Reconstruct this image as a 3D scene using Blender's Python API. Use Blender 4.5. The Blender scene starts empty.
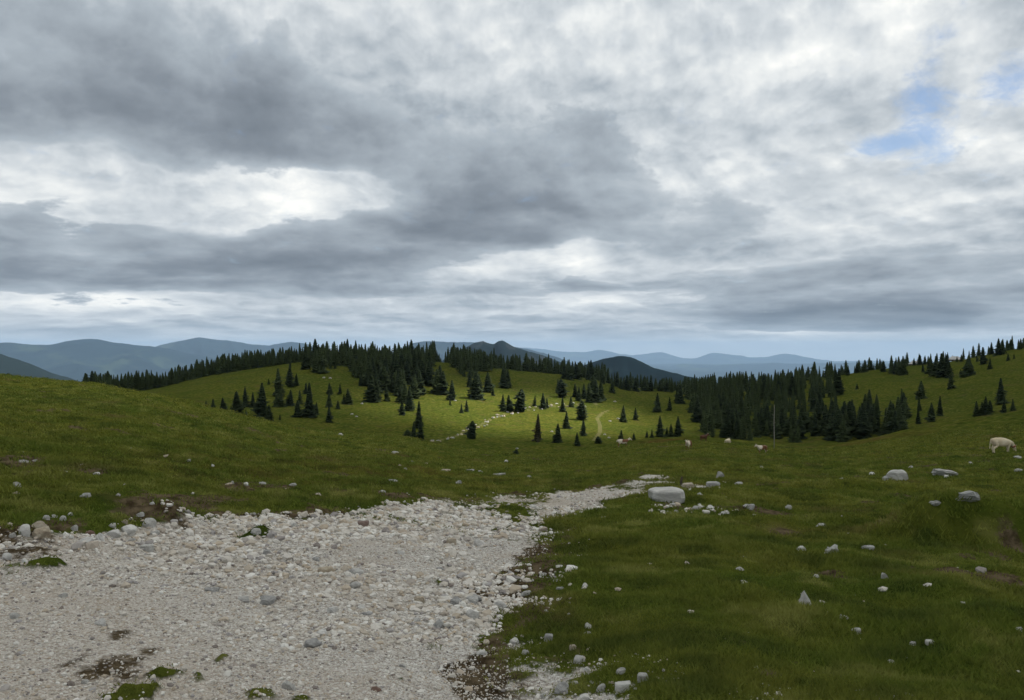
import bpy, math
import numpy as np
from mathutils import Vector

C = bpy.context.scene.collection
S = bpy.context.scene
R = math.radians
F = 800.0                       # focal length in photo pixels (the photo is 1024 x 700)
EYE = 1.6                       # eye height above the ground at the camera's feet
rng = np.random.default_rng(11)

# ------------------------------------------------------------------ camera
cam = bpy.data.cameras.new('camera'); camo = bpy.data.objects.new('camera', cam); C.objects.link(camo)
cam.sensor_width = 36; cam.lens = 36 * F / 1024; cam.clip_start = 0.1; cam.clip_end = 90000
camo.location = (0, 0, EYE); camo.rotation_euler = (R(90), 0, 0)
S.camera = camo

# ------------------------------------------------------------------ exposure, sampling
S.view_settings.view_transform = 'Standard'; S.view_settings.look = 'None'
S.view_settings.exposure = 0.42; S.view_settings.gamma = 1.0; S.view_settings.use_curve_mapping = False
cy = S.cycles
cy.use_denoising = True; cy.use_adaptive_sampling = True; cy.adaptive_threshold = 0.02
cy.max_bounces = 6; cy.diffuse_bounces = 4; cy.glossy_bounces = 1; cy.transmission_bounces = 4
cy.volume_bounces = 0; cy.transparent_max_bounces = 4
cy.caustics_reflective = False; cy.caustics_refractive = False

# ------------------------------------------------------------------ sun
SUN_EL, SUN_AZ = 55.0, 78.0     # azimuth clockwise from the view direction (+Y)
SUNV = Vector((math.cos(R(SUN_EL)) * math.sin(R(SUN_AZ)), math.cos(R(SUN_EL)) * math.cos(R(SUN_AZ)), math.sin(R(SUN_EL))))
sl = bpy.data.lights.new('sun', 'SUN'); sl.energy = 5.0; sl.angle = R(4.0); sl.color = (1.0, 0.94, 0.84)
so = bpy.data.objects.new('sun', sl); C.objects.link(so)
so.rotation_euler = SUNV.to_track_quat('Z', 'Y').to_euler(); so.location = SUNV * 300

# ------------------------------------------------------------------ node helpers
class NG:
    def __init__(s, nt): s.t = nt; s.n = nt.nodes; s.l = nt.links
    def new(s, typ, **kw):
        n = s.n.new(typ)
        for k, v in kw.items(): setattr(n, k, v)
        return n
    def put(s, sock, v):
        if isinstance(v, bpy.types.NodeSocket): s.l.new(v, sock)
        elif v is not None: sock.default_value = v
    def m(s, op, a, b=None, c=None, clamp=False):
        n = s.new('ShaderNodeMath', operation=op, use_clamp=clamp)
        s.put(n.inputs[0], a); s.put(n.inputs[1], b); s.put(n.inputs[2], c)
        return n.outputs[0]
    def comb(s, x, y, z):
        n = s.new('ShaderNodeCombineXYZ'); s.put(n.inputs[0], x); s.put(n.inputs[1], y); s.put(n.inputs[2], z); return n.outputs[0]
    def noise(s, vec, scale, detail=6, rough=0.55, dist=0.0, out=0, dim='3D'):
        n = s.new('ShaderNodeTexNoise', noise_dimensions=dim)
        s.put(n.inputs['Vector'], vec); n.inputs['Scale'].default_value = scale; n.inputs['Detail'].default_value = detail
        n.inputs['Roughness'].default_value = rough; n.inputs['Distortion'].default_value = dist
        return n.outputs[out]
    def ramp(s, fac, stops, interp='LINEAR'):
        n = s.new('ShaderNodeValToRGB'); n.color_ramp.interpolation = interp
        e = n.color_ramp.elements
        while len(e) < len(stops): e.new(0.5)
        for el, (p, c) in zip(e, stops):
            el.position = p; el.color = (c, c, c, 1) if not isinstance(c, tuple) else (*c, 1)
        s.put(n.inputs[0], fac); return n.outputs[0]
    def mix(s, fac, a, b, blend='MIX'):
        n = s.new('ShaderNodeMix', data_type='RGBA', blend_type=blend)
        s.put(n.inputs[0], fac)
        for i, v in ((6, a), (7, b)):
            if isinstance(v, tuple): v = (*v, 1)
            s.put(n.inputs[i], v)
        return n.outputs[2]
    def step(s, x, lo, hi):
        n = s.new('ShaderNodeMapRange', interpolation_type='SMOOTHSTEP')
        s.put(n.inputs[0], x); s.put(n.inputs[1], lo); s.put(n.inputs[2], hi); return n.outputs[0]
    def attr(s, name):
        return s.new('ShaderNodeAttribute', attribute_name=name).outputs['Fac']

# ------------------------------------------------------------------ world: blue sky behind a broken overcast
w = bpy.data.worlds.new('World'); S.world = w; w.use_nodes = True; w.cycles.sampling_method = 'MANUAL'; w.cycles.sample_map_resolution = 256
g = NG(w.node_tree); g.n.clear()
out = g.new('ShaderNodeOutputWorld'); bg = g.new('ShaderNodeBackground'); bg.inputs['Strength'].default_value = 0.1
g.l.new(bg.outputs[0], out.inputs[0])
sky = g.new('ShaderNodeTexSky', sky_type='NISHITA'); sky.sun_disc = False
sky.sun_elevation = R(SUN_EL); sky.sun_rotation = R(SUN_AZ); sky.altitude = 1500
tc = g.new('ShaderNodeTexCoord').outputs['Generated']
sp = g.new('ShaderNodeSeparateXYZ'); g.l.new(tc, sp.inputs[0]); dx, dy, dz = sp.outputs
az = g.m('ARCTAN2', dx, dy); el = g.m('ARCSINE', dz)
ze = g.m('ADD', g.m('MAXIMUM', dz, 0.0), 0.10)
plan = g.comb(g.m('DIVIDE', dx, ze), g.m('DIVIDE', dy, ze), 0.0)          # the cloud base seen in perspective
def lift_of(e):                          # height above the horizon, stretched where the clouds crowd together
    return g.m('MULTIPLY', g.m('LOGARITHM', g.m('ADD', g.m('MAXIMUM', e, 0.0), 0.07), 2.71828), 0.50)
ev = lift_of(el)
sph = g.comb(az, ev, 0.0)
wn = g.new('ShaderNodeSeparateXYZ')
g.l.new(g.noise(sph, 4.5, 4, 0.5, out=1), wn.inputs[0])
wn2 = g.new('ShaderNodeSeparateXYZ')
g.l.new(g.noise(plan, 1.3, 3, 0.5, out=1), wn2.inputs[0])
damp = g.step(el, -0.02, 0.22)
def warp(base, ch, a1, a2):
    d = g.m('ADD', g.m('MULTIPLY', g.m('SUBTRACT', wn.outputs[ch], 0.5), a1), g.m('MULTIPLY', g.m('SUBTRACT', wn2.outputs[ch], 0.5), a2))
    return g.m('MULTIPLY_ADD', d, g.m('MULTIPLY_ADD', damp, 0.75, 0.25), base)
azw = warp(az, 0, 0.22, 0.08); elw = warp(el, 1, 0.085, 0.03)
def blob(px, row, wx, up, dn, amp, ww=None):
    t = math.atan((px - 512) / F); e = math.atan((350 - row) / F * math.cos(t))
    a = g.m('DIVIDE', g.m('SUBTRACT', ww[0] if ww else azw, t), wx / F)
    d = g.m('SUBTRACT', ww[1] if ww else elw, e)
    b = g.m('ADD', g.m('DIVIDE', g.m('MAXIMUM', d, 0.0), up / F), g.m('DIVIDE', g.m('MINIMUM', d, 0.0), dn / F))
    q = g.m('ADD', g.m('MULTIPLY', a, a), g.m('MULTIPLY', b, b))
    return g.m('MULTIPLY', g.m('EXPONENT', g.m('MULTIPLY', q, -1.0)), amp)
BR = [  # bright cloud behind: px, row, half width, reach up, reach down, amount
    (290, 200, 70, 32, 34, 0.26), (20, 214, 70, 30, 34, 0.26), (40, 298, 130, 9, 13, 0.22), (210, 305, 150, 8, 9, 0.10),
    (595, 254, 40, 22, 20, 0.22), (490, 262, 90, 14, 14, 0.14), (800, 100, 200, 110, 80, 0.12), (940, 205, 110, 40, 36, 0.12),
    (815, 331, 70, 4, 5, 0.30), (575, 303, 60, 9, 9, 0.18), (480, 20, 160, 50, 50, 0.10), (700, 20, 200, 50, 60, 0.06)]
DK = [  # dark cloud in front
    (100, 138, 240, 90, 20, 0.50), (280, 150, 130, 70, 20, 0.34), (40, 10, 230, 60, 60, 0.24), (560, 90, 160, 70, 70, 0.16),
    (130, 282, 260, 44, 12, 0.70), (330, 262, 110, 34, 20, 0.44), (120, 232, 90, 14, 14, 0.18),
    (455, 232, 120, 80, 14, 0.66), (570, 190, 110, 66, 40, 0.36), (690, 236, 120, 26, 14, 0.34), (720, 205, 60, 20, 18, 0.10),
    (930, 324, 190, 38, 7, 0.78), (900, 262, 170, 20, 16, 0.42), (735, 314, 110, 12, 8, 0.42), (640, 288, 170, 12, 9, 0.32),
    (400, 320, 170, 8, 6, 0.34), (130, 334, 220, 9, 10, 0.30), (300, 306, 160, 6, 5, 0.20), (860, 200, 120, 18, 12, 0.18)]
def total(L):
    t = None
    for b in L:
        k = blob(*b); t = k if t is None else g.m('ADD', t, k)
    return t
def puffs(vec, scale, detail):
    n = g.new('ShaderNodeTexVoronoi', feature='SMOOTH_F1', voronoi_dimensions='2D', normalize=True)
    g.put(n.inputs['Vector'], vec); n.inputs['Scale'].default_value = scale; n.inputs['Detail'].default_value = detail
    n.inputs['Roughness'].default_value = 0.52; n.inputs['Smoothness'].default_value = 0.55; n.inputs['Randomness'].default_value = 1.0
    return n.outputs['Distance']
n_plan = g.m('SUBTRACT', g.noise(plan, 1.1, 7, 0.52, 0.0), 0.5)
n_sph = g.m('SUBTRACT', g.noise(sph, 4.2, 9, 0.55, 0.0), 0.5)
azp = g.m('MULTIPLY_ADD', g.m('SUBTRACT', wn.outputs[2], 0.5), 0.07, az)
elp = g.m('MULTIPLY_ADD', g.m('SUBTRACT', wn.outputs[1], 0.5), 0.035, el)
pf = puffs(g.comb(azp, lift_of(elp), 0.0), 5.0, 5)
pf2 = puffs(g.comb(g.m('ADD', azp, 0.012), g.m('ADD', lift_of(elp), 0.035), 0.0), 5.0, 5)
relief = g.m('SUBTRACT', pf2, pf)                                          # lumps lit from above
streak = g.m('SUBTRACT', g.noise(g.comb(g.m('MULTIPLY', azp, 5.0), g.m('MULTIPLY', elp, 34.0), 0.0), 1.0, 6, 0.55, 0.3), 0.5)
lowsky = g.m('SUBTRACT', 1.0, g.step(el, 0.05, 0.16))
n_fine = g.m('SUBTRACT', g.noise(sph, 12.0, 10, 0.66, 0.0), 0.5)
azq = g.m('MULTIPLY_ADD', n_sph, 0.10, azp); evq = g.m('MULTIPLY_ADD', n_fine, 0.06, lift_of(elp))
sm1 = puffs(g.comb(azq, evq, 0.3), 13.0, 4)
sm2 = puffs(g.comb(g.m('ADD', azq, 0.006), g.m('ADD', evq, 0.016), 0.3), 13.0, 4)
curl = g.m('SUBTRACT', sm2, sm1)                                           # small cauliflower lumps
VB = g.m('ADD', total(BR), 0.60)
VB = g.m('ADD', VB, g.m('MULTIPLY', curl, 0.50)); VB = g.m('ADD', VB, g.m('MULTIPLY', n_sph, 0.42)); VB = g.m('ADD', VB, g.m('MULTIPLY', relief, 1.0)); VB = g.m('ADD', VB, g.m('MULTIPLY', n_fine, 0.26))
VB = g.m('ADD', VB, g.m('MULTIPLY', g.m('MULTIPLY', streak, lowsky), 0.30))
D = g.m('ADD', total(DK), -0.30)
D = g.m('ADD', D, g.m('MULTIPLY', n_plan, 0.55)); D = g.m('ADD', D, g.m('MULTIPLY', n_sph, 0.75)); D = g.m('ADD', D, g.m('MULTIPLY', n_fine, 0.60)); D = g.m('ADD', D, g.m('MULTIPLY', g.m('SUBTRACT', 0.30, sm1), 0.30))
D = g.m('ADD', D, g.m('MULTIPLY', g.m('SUBTRACT', 0.32, pf), 0.45))
D = g.m('ADD', D, g.m('MULTIPLY', g.m('MULTIPLY', streak, lowsky), 0.95))
VD = g.m('SUBTRACT', 0.56, g.m('MULTIPLY', g.m('MAXIMUM', D, 0.0), 0.72))
VD = g.m('ADD', VD, g.m('MULTIPLY', curl, 0.32)); VD = g.m('ADD', VD, g.m('MULTIPLY', relief, 0.6)); VD = g.m('ADD', VD, g.m('MULTIPLY', n_fine, 0.22))
M = g.step(D, -0.03, 0.065)
V = g.m('ADD', g.m('MULTIPLY', VB, g.m('SUBTRACT', 1.0, M)), g.m('MULTIPLY', VD, M))
V = g.m('MULTIPLY_ADD', g.m('SUBTRACT', V, 0.5), 1.10, 0.50)
cloud = g.ramp(V, [(0.0, (0.115, 0.135, 0.16)), (0.25, (0.19, 0.215, 0.245)), (0.5, (0.325, 0.36, 0.395)), (0.72, (0.50, 0.525, 0.545)), (0.9, (0.68, 0.685, 0.675)), (1.0, (0.80, 0.785, 0.75))])
low = g.m('SUBTRACT', 1.0, g.step(el, -0.005, 0.030))
cloud = g.mix(g.m('MULTIPLY', low, 0.75), cloud, (0.55, 0.585, 0.60))
uw = (warp(az, 0, 0.05, 0.0), warp(el, 1, 0.04, 0.0))
gap = g.m('ADD', blob(932, 118, 30, 46, 44, 1.0, uw), g.m('ADD', blob(1016, 85, 26, 24, 20, 0.85, uw), g.m('ADD', blob(884, 143, 30, 12, 12, 0.85, uw), blob(940, 30, 16, 10, 10, 0.7, uw))))
gap = g.m('ADD', gap, g.m('MULTIPLY', g.m('SUBTRACT', g.noise(sph, 20.0, 9, 0.68, 0.3), 0.5), 2.9))
gap = g.m('MULTIPLY', g.step(gap, 0.22, 1.35), 0.80)
c10 = g.mix(1.0, cloud, (10.1, 10.3, 10.4), 'MULTIPLY')
g.l.new(g.mix(gap, c10, sky.outputs[0]), bg.inputs['Color'])

# ------------------------------------------------------------------ numeric noise
_P = np.random.default_rng(3).random((256, 256))
def vnoise(x, y):
    xi = np.floor(x).astype(np.int64); yi = np.floor(y).astype(np.int64); u = x - xi; v = y - yi
    u = u * u * (3 - 2 * u); v = v * v * (3 - 2 * v)
    a = _P[xi & 255, yi & 255]; b = _P[(xi + 1) & 255, yi & 255]; c = _P[xi & 255, (yi + 1) & 255]; d = _P[(xi + 1) & 255, (yi + 1) & 255]
    return (a * (1 - u) + b * u) * (1 - v) + (c * (1 - u) + d * u) * v - 0.5
def fbm(x, y, wl, octv=4, gain=0.5, ox=0.0):
    s = 0; a = 1.0; f = 1.0 / wl
    for i in range(octv):
        s = s + a * vnoise(x * f * (0.8 + 0.05 * i) + y * f * 0.6 + 17.3 * i + ox, y * f * 0.8 - x * f * 0.6 + 9.1 * i + ox * 1.7); a *= gain; f *= 2.03
    return s
def sstep(x, a, b):
    t = np.clip((x - a) / (b - a), 0, 1); return t * t * (3 - 2 * t)

# ------------------------------------------------------------------ terrain: one height function of bearing and distance
TH = np.linspace(-math.pi, math.pi, 4097)
def table(rows, back, sig=1.1):
    """rows: (photo column, value) pairs turned into bearings; back: value behind the camera"""
    t = [math.atan((p - 512) / F) for p, _ in rows]; v = [q for _, q in rows]
    t = [-math.pi, -1.6] + t + [1.6, math.pi]; v = [back, (back + v[0]) / 2] + v + [(back + v[-1]) / 2, back]
    y = np.interp(TH, t, v); k = np.arange(-60, 61) * (360 / 4096); k = np.exp(-0.5 * (k / sig) ** 2); k /= k.sum()
    return np.convolve(np.pad(y, 60, mode='wrap'), k, 'valid')
def drop(px, row):                      # tangent of the angle below the horizon, along the bearing of a photo column
    return (row - 350) / F * math.cos(math.atan((px - 512) / F))
S0 = table([(-100, .035), (0, .045), (150, .066), (260, .084), (400, .098), (470, .116), (540, .122), (690, .111), (850, .112), (950, .115), (1024, .118), (1100, .12)], 0.0)
RC = table([(-100, 80), (0, 80), (150, 70), (260, 75), (400, 105), (540, 130), (1024, 130)], 100)
DC = table([(p, drop(p, r)) for p, r in [(-100, 368), (0, 378), (50, 383), (100, 387), (150, 397), (200, 408), (260, 422), (300, 430), (340, 434), (400, 437), (450, 448), (500, 453), (540, 453), (570, 451), (600, 446), (650, 439), (700, 437.5), (740, 441), (770, 444), (800, 447), (820, 447.5), (850, 443), (900, 433), (950, 424), (1000, 416), (1024, 412), (1100, 400)]], 0.0, 0.6)
M0 = table([(p, drop(p, r)) for p, r in [(-100, 425), (0, 425), (200, 442), (330, 462), (470, 470), (820, 470), (900, 462), (1024, 440), (1100, 430)]], 0.08)
M1 = table([(p, drop(p, r)) for p, r in [(-100, 402), (80, 398), (150, 389), (210, 375), (260, 367), (300, 361), (340, 360), (450, 363), (512, 371), (552, 374), (600, 380), (640, 389), (700, 392), (760, 390), (800, 384), (840, 376), (870, 370), (911, 365), (960, 361), (996, 352.5), (1024, 348), (1100, 335)]], 0.05, 0.7)
R1 = table([(-100, 430), (150, 450), (300, 470), (760, 480), (900, 560), (1100, 560)], 500)
R0 = 180.0
def bumps(x, y, r):
    k = sstep(r, 3, 30)
    tus = np.abs(fbm(x, y, 1.2, 3, .55, 14.4)) * 0.22
    near = fbm(x * .38, y * 1.15, 1.5, 3, .5, 23.3) * 0.20 * sstep(r, 8, 20) + fbm(x, y, 1.3, 3, .5, 3.3) * 0.09 + tus * sstep(r, 4, 9) + fbm(x, y, 6.0, 3, .5, 8.8) * 0.26 * k
    return near * sstep(r, 0.5, 4)
MOUND = []                               # filled below: (x, y, radius x, radius y, height)
def height(x, y, detail=True):
    x = np.asarray(x, float); y = np.asarray(y, float)
    th = np.arctan2(x, y); r = np.hypot(x, y) + 1e-6
    q = lambda T: np.interp(th, TH, T)
    s0, rc, dc, m0, m1, r1 = q(S0), q(RC), q(DC), q(M0), q(M1), q(R1)
    c = (s0 * rc + EYE - dc * rc) / rc ** 2
    zn = -EYE - s0 * r + c * r * r
    zc = -dc * rc; sl_ = -s0 + 2 * c * rc
    e = np.maximum(r - rc, 0)
    zn = np.where(r > rc, zc + sl_ * e - 0.0045 * e * e, zn)
    zn = np.maximum(zn, -700)
    if detail:
        zn = zn + bumps(x, y, r)
        for mx, my, ax, ay, h in MOUND:
            zn = zn + h * np.exp(-(((x - mx) / ax) ** 2 + ((y - my) / np.where(y < my, ay * .55, ay * 1.3)) ** 2) ** 1.6)
    t = (r - R0) / (r1 - R0)
    dm = m1 + (m0 - m1) * np.maximum(1 - t, 0) ** 1.6
    zm = -dm * r - 0.25 * np.maximum(R0 - r, 0)
    f = np.maximum(r - r1, 0)
    zm = np.where(r > r1, -m1 * r1 - m1 * f - 0.30 * f * f / (f + 420), zm)
    if detail:
        zm = zm + (fbm(x, y, 70, 3, .5, 1.1) * 2.0 + fbm(x, y, 14, 3, .5, 5.5) * 0.7) * sstep(r, 150, 230)
    floor = -470 + fbm(x, y, 4200, 4, .5, 2.2) * 150
    zm = np.where(zm < floor + 60, floor + 60 * np.exp(np.clip((zm - floor - 60) / 60, -30, 0)), zm)
    d = zn - zm                          # smooth maximum of near meadow and the country beyond its brow
    k = 1.2
    z = np.maximum(zn, zm) + np.where(np.abs(d) < 12, k * 0.5 * np.exp(-np.abs(d) / k), 0)
    return z + EYE
def hits(px, row, rmin=2.0, rmax=1200.0):
    """ground point seen at a photo position (arrays ok for px/row singles)"""
    th = math.atan((px - 512) / F); n = 1400
    r = np.geomspace(rmin, rmax, n); x = r * math.sin(th); y = r * math.cos(th)
    ray = EYE - (row - 350) / F * y
    k = np.nonzero(height(x, y) >= ray)[0]
    if len(k) == 0:
        r1 = float(np.interp(th, TH, R1)); return r1 * math.sin(th), r1 * math.cos(th)
    k = max(k[0], 1)
    return float((x[k] + x[k - 1]) / 2), float((y[k] + y[k - 1]) / 2)
def H(x, y): return float(height(np.array([x]), np.array([y]))[0])

# ------------------------------------------------------------------ mesh helpers
def npmesh(name, V, faces, mat, attrs=None, smooth=False, parent=None, link=True):
    """faces: list of integer arrays, each (count, corners)"""
    me = bpy.data.meshes.new(name); V = np.asarray(V, np.float32)
    me.vertices.add(len(V)); me.vertices.foreach_set('co', V.ravel())
    tot = sum(f.size for f in faces); n = sum(len(f) for f in faces)
    me.loops.add(tot); me.polygons.add(n)
    me.loops.foreach_set('vertex_index', np.concatenate([f.ravel() for f in faces]).astype(np.int32))
    st = []; k = 0
    for f in faces:
        st.append(k + np.arange(len(f)) * f.shape[1]); k += f.size
    me.polygons.foreach_set('loop_start', np.concatenate(st).astype(np.int32))
    me.polygons.foreach_set('use_smooth', np.full(n, smooth))
    for a, v in (attrs or {}).items():
        me.attributes.new(a, 'FLOAT', 'POINT').data.foreach_set('value', np.asarray(v, np.float32))
    me.update(calc_edges=True); me.validate()
    if mat: me.materials.append(mat)
    if not link: return me
    o = bpy.data.objects.new(name, me); C.objects.link(o); o.parent = parent
    return o
def tag(o, label=None, cat=None, group=None, kind=None):
    for k, v in (('label', label), ('category', cat), ('group', group), ('kind', kind)):
        if v: o[k] = v
    return o
def mobj(name, me, parent=None):
    o = bpy.data.objects.new(name, me); C.objects.link(o); o.parent = parent; return o
def empty(name, loc, rz=0.0, sc=1.0):
    o = bpy.data.objects.new(name, None); C.objects.link(o); o.empty_display_size = 0.3
    o.location = loc; o.rotation_euler = (0, 0, rz); o.scale = (sc, sc, sc) if not isinstance(sc, tuple) else sc
    return o
def ico(sub):
    import bmesh
    bm = bmesh.new(); bmesh.ops.create_icosphere(bm, subdivisions=sub, radius=1.0)
    bm.verts.ensure_lookup_table()
    v = np.array([x.co[:] for x in bm.verts]); f = np.array([[q.index for q in p.verts] for p in bm.faces]); bm.free()
    return v, f
def tube(pts, rad, n=8):
    """closed tapered tube along points; returns verts, faces"""
    pts = np.asarray(pts, float); V = []; Fq = []; Ft = []
    for i, p in enumerate(pts):
        d = pts[min(i + 1, len(pts) - 1)] - pts[max(i - 1, 0)]; d /= np.linalg.norm(d)
        a = np.cross(d, [0.31, 0.9, 0.2]); a /= np.linalg.norm(a); b = np.cross(d, a)
        for k in range(n):
            t = 2 * math.pi * k / n; V.append(p + rad[i] * (a * math.cos(t) + b * math.sin(t)))
    for i in range(len(pts) - 1):
        for k in range(n): Fq.append([i * n + k, i * n + (k + 1) % n, (i + 1) * n + (k + 1) % n, (i + 1) * n + k])
    e = len(V); V.append(pts[0]); V.append(pts[-1]); m = (len(pts) - 1) * n
    for k in range(n): Ft.append([e, (k + 1) % n, k]); Ft.append([e + 1, m + k, m + (k + 1) % n])
    return np.array(V), [np.array(Fq), np.array(Ft)]
def join(parts):
    V = []; FS = {}; n = 0
    for v, fs in parts:
        V.append(v)
        for f in fs: FS.setdefault(f.shape[1], []).append(f + n)
        n += len(v)
    return np.concatenate(V), [np.concatenate(x) for x in FS.values()]

# ------------------------------------------------------------------ materials
def material(name):
    m = bpy.data.materials.new(name); m.use_nodes = True; q = NG(m.node_tree); q.n.clear()
    o = q.new('ShaderNodeOutputMaterial'); b = q.new('ShaderNodeBsdfPrincipled'); q.l.new(b.outputs[0], o.inputs[0])
    b.inputs['Roughness'].default_value = 0.85; b.inputs['Specular IOR Level'].default_value = 0.2
    return m, q, b, o
def bump(q, b, h, dist, strength=1.0):
    n = q.new('ShaderNodeBump'); n.inputs['Distance'].default_value = dist; n.inputs['Strength'].default_value = strength
    q.l.new(h, n.inputs['Height']); q.l.new(n.outputs[0], b.inputs['Normal'])

def turf_colour(q, pos, gain=1.0):
    big = q.noise(pos, 0.035, 4, 0.55); mid = q.noise(pos, 0.35, 5, 0.6); fine = q.noise(pos, 3.2, 6, 0.65)
    c = q.mix(q.step(big, 0.35, 0.65), (0.068, 0.086, 0.011), (0.110, 0.112, 0.015))
    c = q.mix(q.m('MULTIPLY', q.step(mid, 0.40, 0.72), 0.75), c, (0.052, 0.077, 0.010))
    c = q.mix(q.m('MULTIPLY', q.step(mid, 0.60, 0.36), 0.35), c, (0.135, 0.115, 0.022))
    c = q.mix(q.m('MULTIPLY', q.step(fine, 0.45, 0.75), 0.6), c, (0.036, 0.050, 0.009))
    c = q.mix(q.m('MULTIPLY', q.step(fine, 0.47, 0.25), 0.55), c, (0.150, 0.145, 0.032))
    rough = q.noise(pos, 1.0, 4, 0.55)  # tussock mottling; its darks also stand in for shade the bumps lack
    c = q.mix(q.m('MULTIPLY', q.step(rough, 0.51, 0.62), 0.62), c, (0.026, 0.040, 0.008))
    c = q.mix(q.m('MULTIPLY', q.step(rough, 0.46, 0.33), 0.7), c, (0.175, 0.165, 0.042))
    dry = q.noise(pos, 0.22, 7, 0.68)
    c = q.mix(q.m('MULTIPLY', q.step(dry, 0.55, 0.66), 0.70), c, (0.105, 0.078, 0.028))
    c = q.mix(1.0, c, (gain * 1.05, gain * 1.14, gain * 1.25), 'MULTIPLY')
    return c, fine

m_ground, q, b, o_ = material('ground'); b.inputs['Specular IOR Level'].default_value = 0.0; b.inputs['Roughness'].default_value = 1.0
pos = q.new('ShaderNodeNewGeometry').outputs['Position']
turf, fine = turf_colour(q, pos, 0.72)
# gravel: crushed limestone of several sizes
vo = q.new('ShaderNodeTexVoronoi', feature='F1'); q.put(vo.inputs['Vector'], pos); vo.inputs['Scale'].default_value = 62
vs = q.new('ShaderNodeSeparateColor'); q.l.new(vo.outputs['Color'], vs.inputs[0])
gc = q.ramp(vs.outputs[0], [(0.0, (0.27, 0.24, 0.21)), (0.3, (0.46, 0.435, 0.395)), (0.7, (0.60, 0.58, 0.545)), (1.0, (0.76, 0.75, 0.72))])
gm = q.noise(pos, 0.8, 5, 0.6)
gc = q.mix(q.m('MULTIPLY', q.step(gm, 0.42, 0.66), 0.55), gc, (0.48, 0.42, 0.35))
gs = q.noise(pos, 70, 3, 0.6)
gc = q.mix(q.m('MULTIPLY', q.step(gs, 0.5, 0.68), 0.5), gc, (0.20, 0.165, 0.125))
soilc = q.mix(q.step(q.noise(pos, 5.0, 6, 0.7), 0.35, 0.65), (0.036, 0.026, 0.015), (0.125, 0.097, 0.060))
wob = q.m('MULTIPLY', q.m('SUBTRACT', q.noise(pos, 9.0, 6, 0.65), 0.5), 0.9)
ga = q.step(q.m('ADD', q.attr('gravel'), wob), 0.38, 0.62)
sa = q.step(q.m('ADD', q.attr('soil'), q.m('MULTIPLY', wob, 1.1)), 0.40, 0.68)
pa = q.step(q.m('ADD', q.attr('path'), q.m('MULTIPLY', q.m('SUBTRACT', q.noise(pos, 0.5, 5, 0.65), 0.5), 0.8)), 0.35, 0.7)
ra = q.attr('rust')
col = q.mix(ra, turf, (0.085, 0.045, 0.018))
gc = q.mix(q.m('MULTIPLY', q.attr('dust'), 0.35), gc, (0.46, 0.39, 0.31))
col = q.mix(ga, col, gc)
col = q.mix(sa, col, soilc)
col = q.mix(q.m('MULTIPLY', pa, 0.33), col, (0.21, 0.185, 0.105))
farw = q.noise(pos, 0.0016, 6, 0.62)
forest = q.mix(q.step(farw, 0.55, 0.62), (0.008, 0.016, 0.015), (0.026, 0.038, 0.022))
col = q.mix(q.attr('far'), col, forest)
q.l.new(col, b.inputs['Base Color'])
hgt = q.mix(ga, q.noise(pos, 6.0, 6, 0.7), q.m('MULTIPLY', vo.outputs['Distance'], -0.5))
bump(q, b, hgt, 0.05, 0.8)

def stone_material(name, lo, mid, hi, lich=0.5):
    m, q, b, o = material(name)
    pos = q.new('ShaderNodeTexCoord').outputs['Object']
    rnd = q.new('ShaderNodeObjectInfo').outputs['Random']
    p2 = q.new('ShaderNodeVectorMath', operation='ADD'); q.put(p2.inputs[0], pos); q.l.new(q.comb(q.m('MULTIPLY', rnd, 37.0), 0.0, 0.0), p2.inputs[1])
    n1 = q.noise(p2.outputs[0], 2.2, 7, 0.65); n2 = q.noise(p2.outputs[0], 9.0, 5, 0.7)
    c = q.ramp(n1, [(0.28, lo), (0.5, mid), (0.72, hi)])
    c = q.mix(q.m('MULTIPLY', q.step(n2, 0.56, 0.70), lich), c, (0.20, 0.19, 0.165))
    c = q.mix(q.m('MULTIPLY', rnd, 0.30), c, (0.30, 0.29, 0.28))
    q.l.new(c, b.inputs['Base Color']); bump(q, b, q.noise(p2.outputs[0], 5.0, 8, 0.7), 0.09, 0.6)
    return m
m_stone = stone_material('limestone', (0.30, 0.295, 0.28), (0.48, 0.475, 0.45), (0.62, 0.61, 0.585))
m_grey = stone_material('grey_stone', (0.25, 0.25, 0.245), (0.37, 0.37, 0.36), (0.50, 0.50, 0.485))
m_tan = stone_material('tan_stone', (0.30, 0.24, 0.17), (0.43, 0.37, 0.28), (0.54, 0.49, 0.40))
m_white = stone_material('white_stone', (0.55, 0.54, 0.51), (0.68, 0.67, 0.64), (0.78, 0.77, 0.74), 0.25)
m_brown = stone_material('brown_stone', (0.14, 0.08, 0.06), (0.21, 0.13, 0.10), (0.30, 0.21, 0.17))

m_pebble, q, b, o_ = material('gravel_stones')
t = q.attr('tint')
pos = q.new('ShaderNodeNewGeometry').outputs['Position']
c = q.ramp(t, [(0.0, (0.15, 0.12, 0.105)), (0.07, (0.34, 0.33, 0.33)), (0.18, (0.46, 0.38, 0.28)), (0.4, (0.54, 0.50, 0.44)), (0.72, (0.66, 0.63, 0.58)), (1.0, (0.80, 0.79, 0.75))])
c = q.mix(q.m('MULTIPLY', q.noise(pos, 60, 4, 0.6), 0.5), c, (0.30, 0.28, 0.25))
q.l.new(c, b.inputs['Base Color'])

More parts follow.
